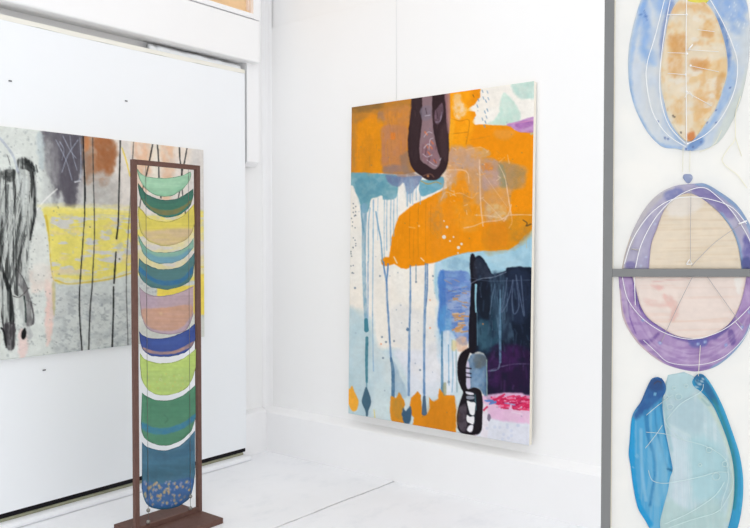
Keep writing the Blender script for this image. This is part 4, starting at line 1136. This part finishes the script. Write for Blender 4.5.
def f_bluepetal(p):
    p.mask(np.clip((p.n(9, 40, 71)-.42)*4, 0, 1), (206, 219, 236), .7)
    p.mask(np.clip((p.n(16, 24, 73)-.52)*5, 0, 1), (186, 208, 236), .6)
    p.mask(np.clip((p.n(20, 30, 75)-.5)*4, 0, 1), (226, 228, 226), .7)
    p.line([(650, -14), (640, 15), (633, 45), (630, 70), (632, 96), (640, 118), (652, 138), (664, 146), (680, 148)], [6, 5, 5, 3.5, 3.5, 3, 3, 3, 3], (124, 172, 232), .75, 3, 1, .35, (6, 12))
    p.poly([(638, 8), (648, 6), (650, 30), (648, 55), (640, 48), (640, 25)], (118, 166, 230), .8, 6, 3, 8, .35, (6, 9))
    p.poly([(640, 50), (652, 50), (655, 64), (645, 62)], (130, 178, 236), .7, 6, 3, 6, .4, (5, 5))
    p.line([(639, 14), (648, 17)], 1.2, (70, 110, 190), .8); p.line([(644, 11), (647, 20)], 1.1, (60, 100, 185), .8)
    p.poly([(650, -10), (675, -14), (668, 10), (655, 12)], (130, 176, 236), .75, 6, 3, 6, .35, (6, 6))
    p.poly([(706, -12), (738, -10), (746, 12), (740, 34), (726, 22), (714, 8)], (120, 164, 226), .85, 7, 4, 8, .35, (8, 8))
    p.poly([(716, 14), (726, 30), (731, 55), (729, 72), (724, 60), (720, 36)], (70, 116, 194), .85, 3, 1.2, 5, .35, (4, 8))
    p.poly([(727, 74), (734, 60), (736, 84), (726, 104), (714, 124), (702, 140), (692, 148), (686, 150), (690, 142), (704, 128), (716, 110)], (142, 182, 232), .85, 3, 1.5, 5, .3, (5, 7))
    p.poly([(690, 143), (700, 137), (704, 142), (694, 150), (688, 150)], (96, 140, 206), .8, 2.5, 1)
    p.poly([(736, 20), (747, 25), (750, 50), (742, 84), (732, 100), (738, 60)], (204, 214, 222), .7, 6, 3, 6, .3, (4, 14))
    p.poly([(665, 88), (672, 112), (682, 138), (684, 146), (674, 138), (664, 112)], (150, 186, 232), .8, 2.5, 1.2, 5, .3, (4, 8))
    p.poly([(668, 4), (674, 4), (666, 24), (664, 44), (661, 60), (660, 40)], (92, 120, 190), .6, 2.5, 1)
    p.poly([(733, 100), (742, 84), (747, 66), (748, 90), (738, 118), (724, 138), (712, 147), (716, 134)], (214, 222, 212), .75, 4, 2)
    rs = np.random.RandomState(2)
    for i in range(26):
        p.dot(724+rs.rand()*24, 2+rs.rand()*45, .6, (240, 246, 252), .8)
    for x, y in ((658, 122), (665, 138), (668, 139), (716, 110), (707, 123), (716, 123), (693, 147), (701, 142), (686, 149), (730, 88)):
        p.dot(x, y, 1.1, (84, 110, 176), .9)


def f_orange(p):
    p.mask(np.clip((p.n(15, 13, 81)-.47)*5, 0, 1), (244, 196, 124), .7)
    p.mask(np.clip((p.n(11, 11, 83)-.56)*6, 0, 1), (236, 170, 88), .6)
    p.mask(np.clip((p.n(12, 8, 85)-.56)*7, 0, 1), (250, 238, 218), .8)
    p.poly([(668, 36), (684, 36), (685, 50), (672, 52)], (226, 148, 66), .8, 5, 3, 5, .3, (5, 5))
    p.poly([(690, 60), (706, 60), (706, 69), (692, 69)], (222, 140, 60), .8, 4, 2, 5, .3, (5, 5))
    p.poly([(670, 54), (683, 56), (682, 76), (668, 74)], (232, 164, 86), .7, 5, 3, 5, .4, (4, 5))
    p.poly([(672, 106), (684, 102), (684, 122), (676, 124)], (238, 180, 104), .7, 4, 3, 5, .4, (4, 5))
    p.poly([(694, 92), (706, 92), (702, 116), (696, 120)], (240, 184, 112), .8, 4, 3, 5, .3, (5, 6))
    p.poly([(687, 134), (694, 132), (695, 139), (688, 141)], (220, 112, 44), .9, 2.5, 1)
    p.poly([(716, 80), (724, 72), (721, 92), (716, 98)], (226, 160, 80), .7, 3, 2)
    p.poly([(702, 30), (714, 31), (712, 37), (703, 36)], (230, 160, 84), .7, 3, 2)
    p.poly([(676, 4), (704, 4), (712, 14), (690, 9), (672, 14)], (236, 172, 92), .6, 4, 2)
    p.line([(676, 2), (668, 15), (664, 40), (660.5, 65), (661, 88), (668, 117), (677, 133)], 2.4, (252, 244, 232), .8)
    p.line([(706, 3), (716, 15), (723, 34), (727.5, 60), (725, 85), (716, 108), (700, 132)], 1.8, (246, 226, 196), .7)
    for x, y in ((673, 116), (674.5, 117), (681, 132.5)):
        p.dot(x, y, .9, (60, 50, 50), .9)


bp_A = [(684, 151), (676, 148.5), (664, 147.5), (655, 141), (646, 130), (637, 113), (632, 98), (629, 83), (628, 60), (630, 40), (636, 15), (644, -8), (655, -24), (672, -36), (690, -40)]
bp_B = [(690, 151), (700, 150), (713, 146), (723, 137), (734, 118), (742, 96), (748, 66), (750, 40), (749, 15), (744, -6), (732, -24), (715, -36), (694, -40)]
pane_piece('glass_oval', fp, bp_A, bp_B, 130, 100, .003, 0, cast((220, 226, 230), f_bluepetal), 'cast_glass', UP)['label'] = 'pale blue fused glass oval'
fp2 = Plane(go+fr.n*-.0022, R_, (0, 0, 1))
or_A = [(688, 141.5), (684, 140), (675, 130), (668, 117), (664, 101), (661, 86), (661, 65), (664.5, 40), (670, 15), (677, 2), (686, -2)]
or_B = [(690, 141.5), (693, 140), (700, 132), (708, 120), (716, 108), (722, 92), (727, 75), (727, 55), (722, 33), (715, 15), (705, 2), (692, -2)]
pane_piece('glass_oval', fp2, or_A, or_B, 110, 70, .003, 0, cast((249, 228, 192), f_orange, 3), 'cast_glass', UP)['label'] = 'mottled orange fused glass oval'
pane_piece('glass_chip', fp2, [(686, 2), (692, 5), (699, 6), (705, 4), (709, 0)], [(686, -2), (692, -6), (699, -7), (705, -6), (709, -2)], 24, 12, .003, .0005, cast((240, 228, 70), lambda p: p.mask(np.clip((p.n(4, 4, 91)-.5)*6, 0, 1), (250, 244, 130), .8)), 'cast_glass', UP)['label'] = 'yellow glass chip'


def f_arch(p):
    p.mask(np.clip((p.n(10, 14, 131)-.45)*4, 0, 1), (194, 188, 212), .7)
    p.mask(np.clip((p.n(8, 16, 133)-.55)*6, 0, 1), (154, 148, 190), .6)
    p.line([(650, 268), (653, 245), (659, 228), (666, 212), (675, 201), (685, 194)], [7, 6, 6, 5, 6, 6], (134, 122, 176), .7, 3, 1, .25, (4, 9))
    p.line([(623, 268), (627, 250), (635, 228), (647, 208), (661, 195), (672, 188)], [5, 6, 8, 8, 6, 4], (196, 190, 190), .85, 3, 1, .2, (4, 9))
    p.line([(622, 268), (625, 252), (630, 238)], 2, (240, 220, 190), .8)
    p.poly([(664, 194), (676, 188), (683, 190), (680, 198), (670, 204)], (104, 112, 178), .8, 3, 1.2, 4, .3, (4, 4))
    p.poly([(692, 189), (706, 188), (722, 200), (734, 216), (727, 218), (712, 205), (696, 196)], (108, 96, 166), .8, 3, 1.2, 5, .25, (6, 5))
    p.line([(697, 184), (708, 186), (722, 195), (737, 207), (748, 224), (756, 245)], [3, 4, 4.5, 4, 4, 4], (112, 152, 198), .85, 2, .8, .2, (5, 5))
    p.line([(722, 214), (733, 232), (739.5, 250), (742, 268)], [3, 3.5, 4, 4], (128, 164, 208), .9, 2, .8)
    p.poly([(744, 236), (752, 246), (756, 268), (744, 268)], (86, 82, 160), .85, 3, 1.2, 4, .3, (4, 6))
    p.poly([(742, 258), (750, 258), (750, 268), (742, 268)], (54, 62, 130), .8, 2.5, 1)
    p.poly([(626, 262), (634, 262), (634, 268), (626, 268)], (100, 90, 160), .7, 2, .8)
    for x, y in ((632, 249), (646, 257), (655, 224), (641, 266), (738, 220)):
        p.dot(x, y, 1.3, (190, 196, 226), .9)


def f_cream(p):
    p.c = p.c*(1+.05*(p.n(60, 3, 141)-.5))[:, None]
    p.mask(np.clip((p.n(70, 2.2, 143)-.58)*9, 0, 1), (228, 206, 172), .6)
    p.poly([(670, 200), (695, 196), (702, 206), (684, 216), (668, 214)], (240, 232, 222), .8, 4, 2)
    for y in (220, 229, 240, 248, 258):
        p.line([(656, y+1), (690, y), (738, y+.5)], .7, (222, 196, 166), .6)


cr_A = [(648, 270), (651, 245), (657, 228), (663, 212), (670, 202), (680, 195), (689, 193)]
cr_B = [(742, 270), (739, 250), (733, 232), (722, 216), (708, 203), (697, 195), (689.5, 193)]
pane_piece('glass_disc', fp, cr_A, cr_B, 70, 60, .002, 0, cast((240, 223, 197), f_cream, 5), 'cast_glass', UP)['label'] = 'cream glass centre of the ring'
ar_out = [(621.5, 270), (626, 250), (634, 228), (646, 207), (660, 193), (675, 186), (686, 184.5), (696, 183.5), (706, 184), (720, 192), (735, 203), (745, 216), (753, 232), (758, 250), (760, 270)]
ar_in = [(649, 270), (651, 245), (657, 228), (663, 212), (670, 202), (680, 195.5), (688, 193.5), (696, 196), (708, 203), (722, 216), (733, 232), (739, 250), (741.5, 270)]
pane_piece('glass_ring', fp, ar_out, ar_in, 140, 36, .0035, .0002, cast((174, 168, 198), f_arch, 6), 'cast_glass', UP)['label'] = 'mauve glass arch of the ring'


def f_ring(p):
    p.mask(np.clip((p.n(7, 7, 151)-.48)*5, 0, 1), (190, 160, 206), .7)
    p.mask(np.clip((p.n(24, 4, 153)-.55)*6, 0, 1), (136, 98, 168), .6)
    p.line([(634, 278), (637, 293), (641, 306), (649, 319), (663, 329), (678, 337), (698, 340), (715, 335), (729, 326)], [4, 6, 5, 4, 4, 5, 7, 5, 4], (96, 74, 156), .85, 2, .8, .25, (5, 6))
    p.poly([(633, 290), (638, 293), (644, 308), (641, 312), (635, 302)], (70, 44, 128), .85, 2, .8)
    p.line([(640, 342), (650, 341), (658, 334)], [4, 4, 3], (100, 66, 146), .85, 2, .7)
    p.line([(628, 300), (630, 318), (636, 334)], 1.4, (104, 66, 150), .8)
    p.line([(624, 285), (626, 300), (628, 315)], 4, (196, 180, 206), .6, 3)
    p.line([(619.5, 290), (622, 312), (630, 332), (645, 350), (662, 363)], 2.4, (236, 214, 196), .8, 2)
    p.line([(658, 357), (675, 366), (695, 369), (712, 366)], [1.5, 3, 4, 3], (112, 78, 156), .75, 2, .6, .3, (6, 3))
    p.poly([(688, 334), (706, 336), (706, 346), (692, 347)], (70, 78, 160), .85, 3, 1, 4, .3, (4, 4))
    p.line([(714, 338), (724, 330), (734, 318)], 4, (84, 66, 148), .8, 2, .8)
    p.poly([(728, 332), (733, 330), (736, 342), (731, 345)], (82, 56, 138), .8, 2, .8)
    p.line([(712, 368), (724, 362), (737, 350), (748, 334), (756, 315)], [3, 5, 5, 5, 5], (120, 172, 208), .85, 2.2, .8)
    p.line([(745, 285), (742, 300), (734, 318)], 3, (170, 140, 196), .7, 2)
    for k in range(5):
        o_ = 4+k*3.2
        p.line([(624+o_*.9, 285), (628+o_*.8, 310), (640+o_*.5, 332-o_*.4), (658, 352-o_*.7), (690, 366-o_), (716, 358-o_*.9), (736, 340-o_*.6), (750, 312)], 1.0, ((212, 188, 222), (146, 108, 172), (206, 180, 216))[k % 3], .5, 1.4, .8, .5, (7, 7))
    for x, y in ((643, 320), (698, 344), (705, 342), (726, 345), (742, 327), (749, 312), (660, 343)):
        p.dot(x, y, 1.7, (120, 140, 206), .9); p.dot(x, y, .8, (190, 206, 236), .9)


def f_pink(p):
    p.c = p.c*(1+.04*(p.n(60, 3, 161)-.5))[:, None]
    p.mask(np.clip((p.n(50, 3, 163)-.58)*8, 0, 1), (240, 212, 196), .6)
    p.poly([(652, 284), (664, 286), (660, 290), (653, 288)], (232, 176, 166), .8, 3, 1.5, 4, .4, (6, 2))
    p.poly([(664, 294), (676, 300), (678, 312), (674, 322), (670, 320), (672, 310), (664, 302)], (234, 184, 172), .8, 3, 2, 4, .4, (4, 4))
    p.poly([(644, 298), (660, 302), (672, 306), (660, 308), (646, 304)], (238, 196, 184), .7, 3, 2, 4, .5, (8, 2))
    p.line([(652, 282), (670, 280), (690, 279)], 1.2, (234, 184, 176), .7)
    p.line([(660, 322), (690, 321), (728, 318)], 1.2, (238, 208, 188), .6)
    p.poly([(735, 278), (742, 280), (740, 294), (736, 290)], (252, 246, 238), .9, 2, 1)


pk_A = [(631, 276), (636, 290), (640, 305), (648, 318), (662, 328), (677, 336), (696, 339)]
pk_B = [(747, 276), (743, 295), (737, 312), (728, 325), (714, 334), (704, 338), (697, 339)]
pane_piece('glass_disc', fp, pk_A, pk_B, 70, 60, .002, 0, cast((245, 227, 216), f_pink, 7), 'cast_glass', LO)['label'] = 'pale pink glass centre of the ring'
rg_out = [(618.5, 276), (620, 295), (623, 318), (633, 337), (646, 351), (665, 364), (690, 371), (706, 370), (720, 364), (735, 351), (746, 336), (755, 316), (759, 296), (760, 276)]
rg_in = [(632, 276), (636, 290), (640, 305), (648, 318), (662, 328), (677, 336), (697, 338.5), (714, 334), (728, 325), (737, 312), (743, 295), (746.5, 276)]
pane_piece('glass_ring', fp, rg_out, rg_in, 140, 36, .0035, .0002, cast((168, 134, 190), f_ring, 8), 'cast_glass', LO)['label'] = 'purple glass bowl of the ring'


def f_aqua(p):
    p.mask(np.clip((p.n(2.4, 60, 171)-.5)*6, 0, 1), (214, 232, 237), .8)
    p.mask(np.clip((p.n(20, 30, 173)-.5)*4, 0, 1), (168, 208, 218), .7)
    p.poly([(672, 400), (690, 396), (706, 410), (700, 430), (678, 430), (668, 418)], (172, 204, 214), .7, 6, 3)
    p.poly([(668, 430), (686, 434), (690, 470), (684, 520), (668, 520), (674, 470)], (206, 226, 236), .8, 5, 2, 6, .4, (2.5, 40))
    p.poly([(690, 440), (720, 446), (728, 480), (716, 500), (694, 496)], (166, 214, 222), .7, 8, 3)
    p.poly([(664, 376), (684, 372), (700, 384), (690, 396), (668, 398)], (178, 214, 220), .8, 4, 2)
    p.line([(700, 396), (712, 410), (722, 430), (731, 455), (733, 485), (728, 520)], 4, (206, 222, 196), .7, 4)
    for k in range(9):
        x = 672+k*2.3
        p.line([(x-4, 520), (x, 480), (x+1, 445), (x-2, 434)], .8, (226, 238, 244), .5, 1.2, tex=.5, ts=(2, 12))
    p.line([(666, 392), (664, 412), (670, 425), (690, 436)], 2.2, (206, 228, 230), .6, 2)
    p.line([(704, 396), (710, 402), (708, 405), (702, 399)], 2, (120, 170, 180), .6, 2)
    p.line([(664, 400), (668, 430), (672, 450)], 2.5, (120, 178, 190), .5, 3)
    p.poly([(664, 500), (690, 510), (716, 500), (726, 530), (700, 560), (660, 545)], (176, 210, 206), .7, 6, 3)


def f_blueleft(p):
    p.mask(np.clip((p.n(3, 40, 181)-.48)*5, 0, 1), (96, 180, 222), .8)
    p.poly([(648, 384), (656, 376), (666, 382), (665, 394), (656, 404), (646, 412), (634, 420), (638, 404)], (14, 66, 140), .95, 4, 1.5, 5, .15, (5, 5))
    p.poly([(650, 380), (662, 380), (662, 390), (650, 390)], (8, 44, 104), .7, 3, 1)
    p.line([(632, 420), (631, 445), (632, 470), (635, 492), (641, 510), (650, 524)], [6, 8, 7, 6, 6, 6], (0, 146, 218), .95, 2, .8, .1, (3, 12))
    p.line([(661, 402), (664, 425), (669, 450), (672, 470)], [4, 3, 2.5, 2.5], (24, 118, 178), .9, 1.6, .5)
    p.line([(646, 412), (648, 435), (654, 455), (655, 475), (650, 505)], [5, 4, 3, 3, 3], (20, 112, 178), .85, 1.8, .6)
    p.line([(655, 410), (657, 430), (663, 455), (668, 470)], 2, (26, 120, 184), .7, 1.6)
    p.line([(641, 430), (642, 470), (646, 500)], 3, (128, 196, 230), .8, 2)
    p.poly([(650, 440), (660, 440), (668, 475), (660, 505), (652, 500), (656, 470)], (118, 190, 224), .7, 4, 1.5, 5, .3, (2.5, 20))
    p.line([(668, 469), (673, 471)], 2.4, (10, 88, 140), .9)
    p.line([(654, 384), (658, 381), (661, 383)], 1.3, (40, 40, 60), .9)
    for x, y, r in ((655, 394, 1.6), (637, 456, 2), (633, 467, 1)):
        p.dot(x, y, r, (110, 190, 230), .8)


def f_strip(p):
    p.mask(np.clip((p.n(5, 20, 191)-.45)*4, 0, 1), (30, 158, 212), .7)
    p.poly([(694, 374), (706, 376), (712, 388), (718, 404), (712, 402), (704, 392), (696, 386)], (16, 84, 138), .95, 3, 1, 4, .2, (4, 4))
    p.line([(714, 400), (724, 424), (732, 450), (736, 478), (734, 508)], 3.4, (24, 120, 132), .8, 2.5)
    p.line([(706, 378), (716, 392), (727, 416), (737, 446), (743, 478), (741, 510)], 3, (52, 172, 216), .8, 2)
    p.dot(697, 381, 2, (100, 160, 190), .8); p.dot(697, 381, 1, (20, 60, 100), .8)
    p.line([(695, 388), (700, 384), (703, 379)], 1.6, (190, 220, 226), .8)


aq_A = [(668, 375), (664, 390), (662, 405), (660, 430), (658, 460), (655, 495), (656, 525), (668, 552), (690, 562)]
aq_B = [(684, 372), (697, 379), (708, 396), (722, 422), (732, 450), (736, 478), (734, 508), (726, 538), (700, 562)]
pane_piece('glass_vessel', fp, aq_A, aq_B, 110, 70, .0025, 0, cast((186, 217, 224), f_aqua, 10), 'cast_glass', LO)['label'] = 'pale aqua glass body of the vessel'
bl_A = [(658, 377), (652, 379), (647, 388), (641, 402), (632.5, 416), (630, 440), (629, 455), (631, 468), (633.5, 487), (638, 508), (645, 520), (652, 532), (660, 540)]
bl_B = [(662, 378.5), (665.5, 384), (666, 391), (662.5, 400), (664, 420), (668, 442), (672.5, 464), (673, 471), (670.5, 478), (668, 492), (663, 510), (660, 525), (663, 540)]
pane_piece('glass_petal', fp2, bl_A, bl_B, 110, 44, .004, -.0015, cast((56, 160, 216), f_blueleft, 11), 'cast_glass', LO)['label'] = 'deep blue glass petal, left of the vessel'
st_A = [(697, 375), (692, 381), (694, 387), (701, 392), (712, 404), (721, 423), (730, 449), (734.5, 476), (733, 506), (727, 530), (718, 548)]
st_B = [(699, 374), (704, 375), (712, 385), (722.5, 405), (732, 430), (740, 455), (743.5, 480), (742.5, 505), (738, 528), (730, 545), (722, 552)]
pane_piece('glass_petal', fp2, st_A, st_B, 90, 24, .004, -.0015, cast((26, 142, 198), f_strip, 12), 'cast_glass', LO)['label'] = 'blue-green glass petal, right of the vessel'
pane_piece('glass_bead', fp, [(683, 177), (684, 174.5), (687.5, 174), (691, 174.5), (692.3, 177)], [(683, 178), (685, 181), (688, 183.5), (691, 181.5), (692.3, 178)], 20, 12, .005, 0, cast((140, 154, 194), lambda p: p.mask(np.clip((p.n(3, 3, 195)-.5)*6, 0, 1), (176, 186, 212), .7)), 'cast_glass', UP)['label'] = 'small blue-grey glass bead'


def thread(pts, r, m, parent, h=.0058, smooth=True):
    uv = fr.trace(pts)
    uv = catmull(uv, False, 6) if smooth and len(pts) > 2 else uv
    return tube('glass_thread', [fr.at(a, b, -.0052+h) for a, b in uv], r, m, parent, 5)


T1, T2 = .0010, .0007
for pts, r, m in (([(686, -10), (685.5, 60), (686, 142)], T1, 'thread_white'), ([(666, -8), (655, 35), (647, 62), (646, 82), (652, 112), (666, 134), (685, 147)], T1, 'thread_white'),
                  ([(671, -6), (666, 20), (661, 55), (659, 84), (662, 108), (670, 128), (685, 144)], T1, 'thread_white'), ([(706, -6), (721, 20), (732, 45), (737, 65), (734, 90), (722, 116), (706, 134), (687, 144)], T1, 'thread_white'),
                  ([(667, 53), (687, 53.5)], T2, 'thread_white'), ([(687, 50), (718, 52)], T2, 'thread_white'), ([(667, 73.5), (686, 75)], T2, 'thread_white'), ([(689, 66), (718, 72)], T2, 'thread_white'),
                  ([(687, 93), (711, 106)], T2, 'thread_white'), ([(688, 50), (692, 45)], .0018, 'thread_white'), ([(667, 15), (687, 15)], T1, 'thread_white'), ([(697, 30), (714, 32)], T2, 'thread_white'), ([(692, 98), (689, 92), (684, 98)], T2, 'thread_white'),
                  ([(683.5, 148), (683, 172)], T2, 'thread_cream'), ([(690.5, 150), (690, 172)], T2, 'thread_cream'),
                  ([(741, 96), (736, 114), (735.5, 138), (729, 148), (722.5, 160), (730, 169), (738, 175), (747.5, 188)], T1, 'thread_cream'), ([(736, 138), (742, 156)], T1, 'thread_cream'), ([(722, 130), (714, 145), (700, 152)], T2, 'thread_cream'),
                  ([(624, 264), (632, 240), (648, 216), (668, 201), (690, 197), (712, 200), (732, 208), (746, 224)], T1, 'thread_white'), ([(635, 268), (641, 244), (655, 218), (672, 200), (690, 190), (704, 188), (716, 196), (732, 212), (746, 234), (754, 252)], T1, 'thread_white'),
                  ([(690.5, 188), (690, 225), (690, 262)], T2, 'thread_grey'), ([(691, 266), (715, 242), (744, 222)], T2, 'thread_grey'), ([(631, 249), (638, 250)], .002, 'thread_grey'), ([(738, 224), (746, 221)], .002, 'thread_white'),
                  ([(686, 264), (689, 259.5), (691.5, 264), (686, 264.3)], .0013, 'thread_white')):
    thread(pts, r, m, UP, .0085 if m != 'thread_cream' else .003, len(pts) != 4)
for x, y in ((686, 15), (686.5, 54), (685, 75), (690, 66), (686, 92), (687, 144)):
    u, v = fr.uv(x, y)
    ball('glass_drop', fr.at(u, v, .0035), .0026, 'thread_white', UP)
for pts, r, m in (([(622, 277), (627, 298), (638, 314), (652, 326), (670, 335), (692, 339), (716, 333), (734, 322), (752, 304)], T2*1.2, 'thread_white'), ([(634, 277), (635, 305)], T1, 'thread_white'), ([(643, 340), (656, 352), (668, 362), (690, 365), (712, 362), (730, 352), (746, 334), (752, 315)], T2, 'thread_white'),
                  ([(692, 277), (678, 305), (661, 342)], T2, 'thread_grey'), ([(707, 277), (722, 298), (742, 326)], T2, 'thread_grey'), ([(700, 345), (699, 360), (698, 376)], T2, 'thread_cream'), ([(735, 322), (742, 330)], T2, 'thread_white'),
                  ([(646, 432), (666, 434), (684, 440), (705, 446), (722, 456), (730, 470), (733, 484), (726, 500), (716, 512), (690, 520), (662, 530)], T2, 'thread_aqua'), ([(648, 470), (652, 480), (664, 483), (684, 480), (702, 476), (716, 472), (728, 472)], T2, 'thread_aqua'),
                  ([(666, 420), (680, 404), (700, 392), (703, 384)], T2, 'thread_aqua'), ([(646, 415), (658, 405), (672, 395)], T2, 'thread_aqua'), ([(645, 448), (656, 434), (662, 425)], T2, 'thread_aqua'), ([(664, 420), (670, 430), (684, 440)], T2, 'thread_aqua'),
                  ([(726, 458), (728, 480), (722, 500), (720, 512)], T2, 'thread_aqua'), ([(664, 524), (690, 512), (714, 496), (724, 482)], T2, 'thread_aqua')):
    thread(pts, r, m, LO, .0075)
for x, y, r in ((678.5, 397, 3.4), (670, 407, 3.2), (666, 397, 2.4), (674, 388, 2), (686, 386, 2), (709, 450, 3), (716, 476.5, 4), (725, 464, 3), (700, 465, 1.6)):
    c = np.array(fr.uv(x, y)); q = r*GD/FPX
    ring = [fr.at(c[0]+q*math.cos(a), c[1]+q*math.sin(a)*.9, .0005) for a in np.linspace(0, 2*math.pi, 15)]
    tube('glass_bubble', ring, .0008, 'thread_aqua', LO, 5)
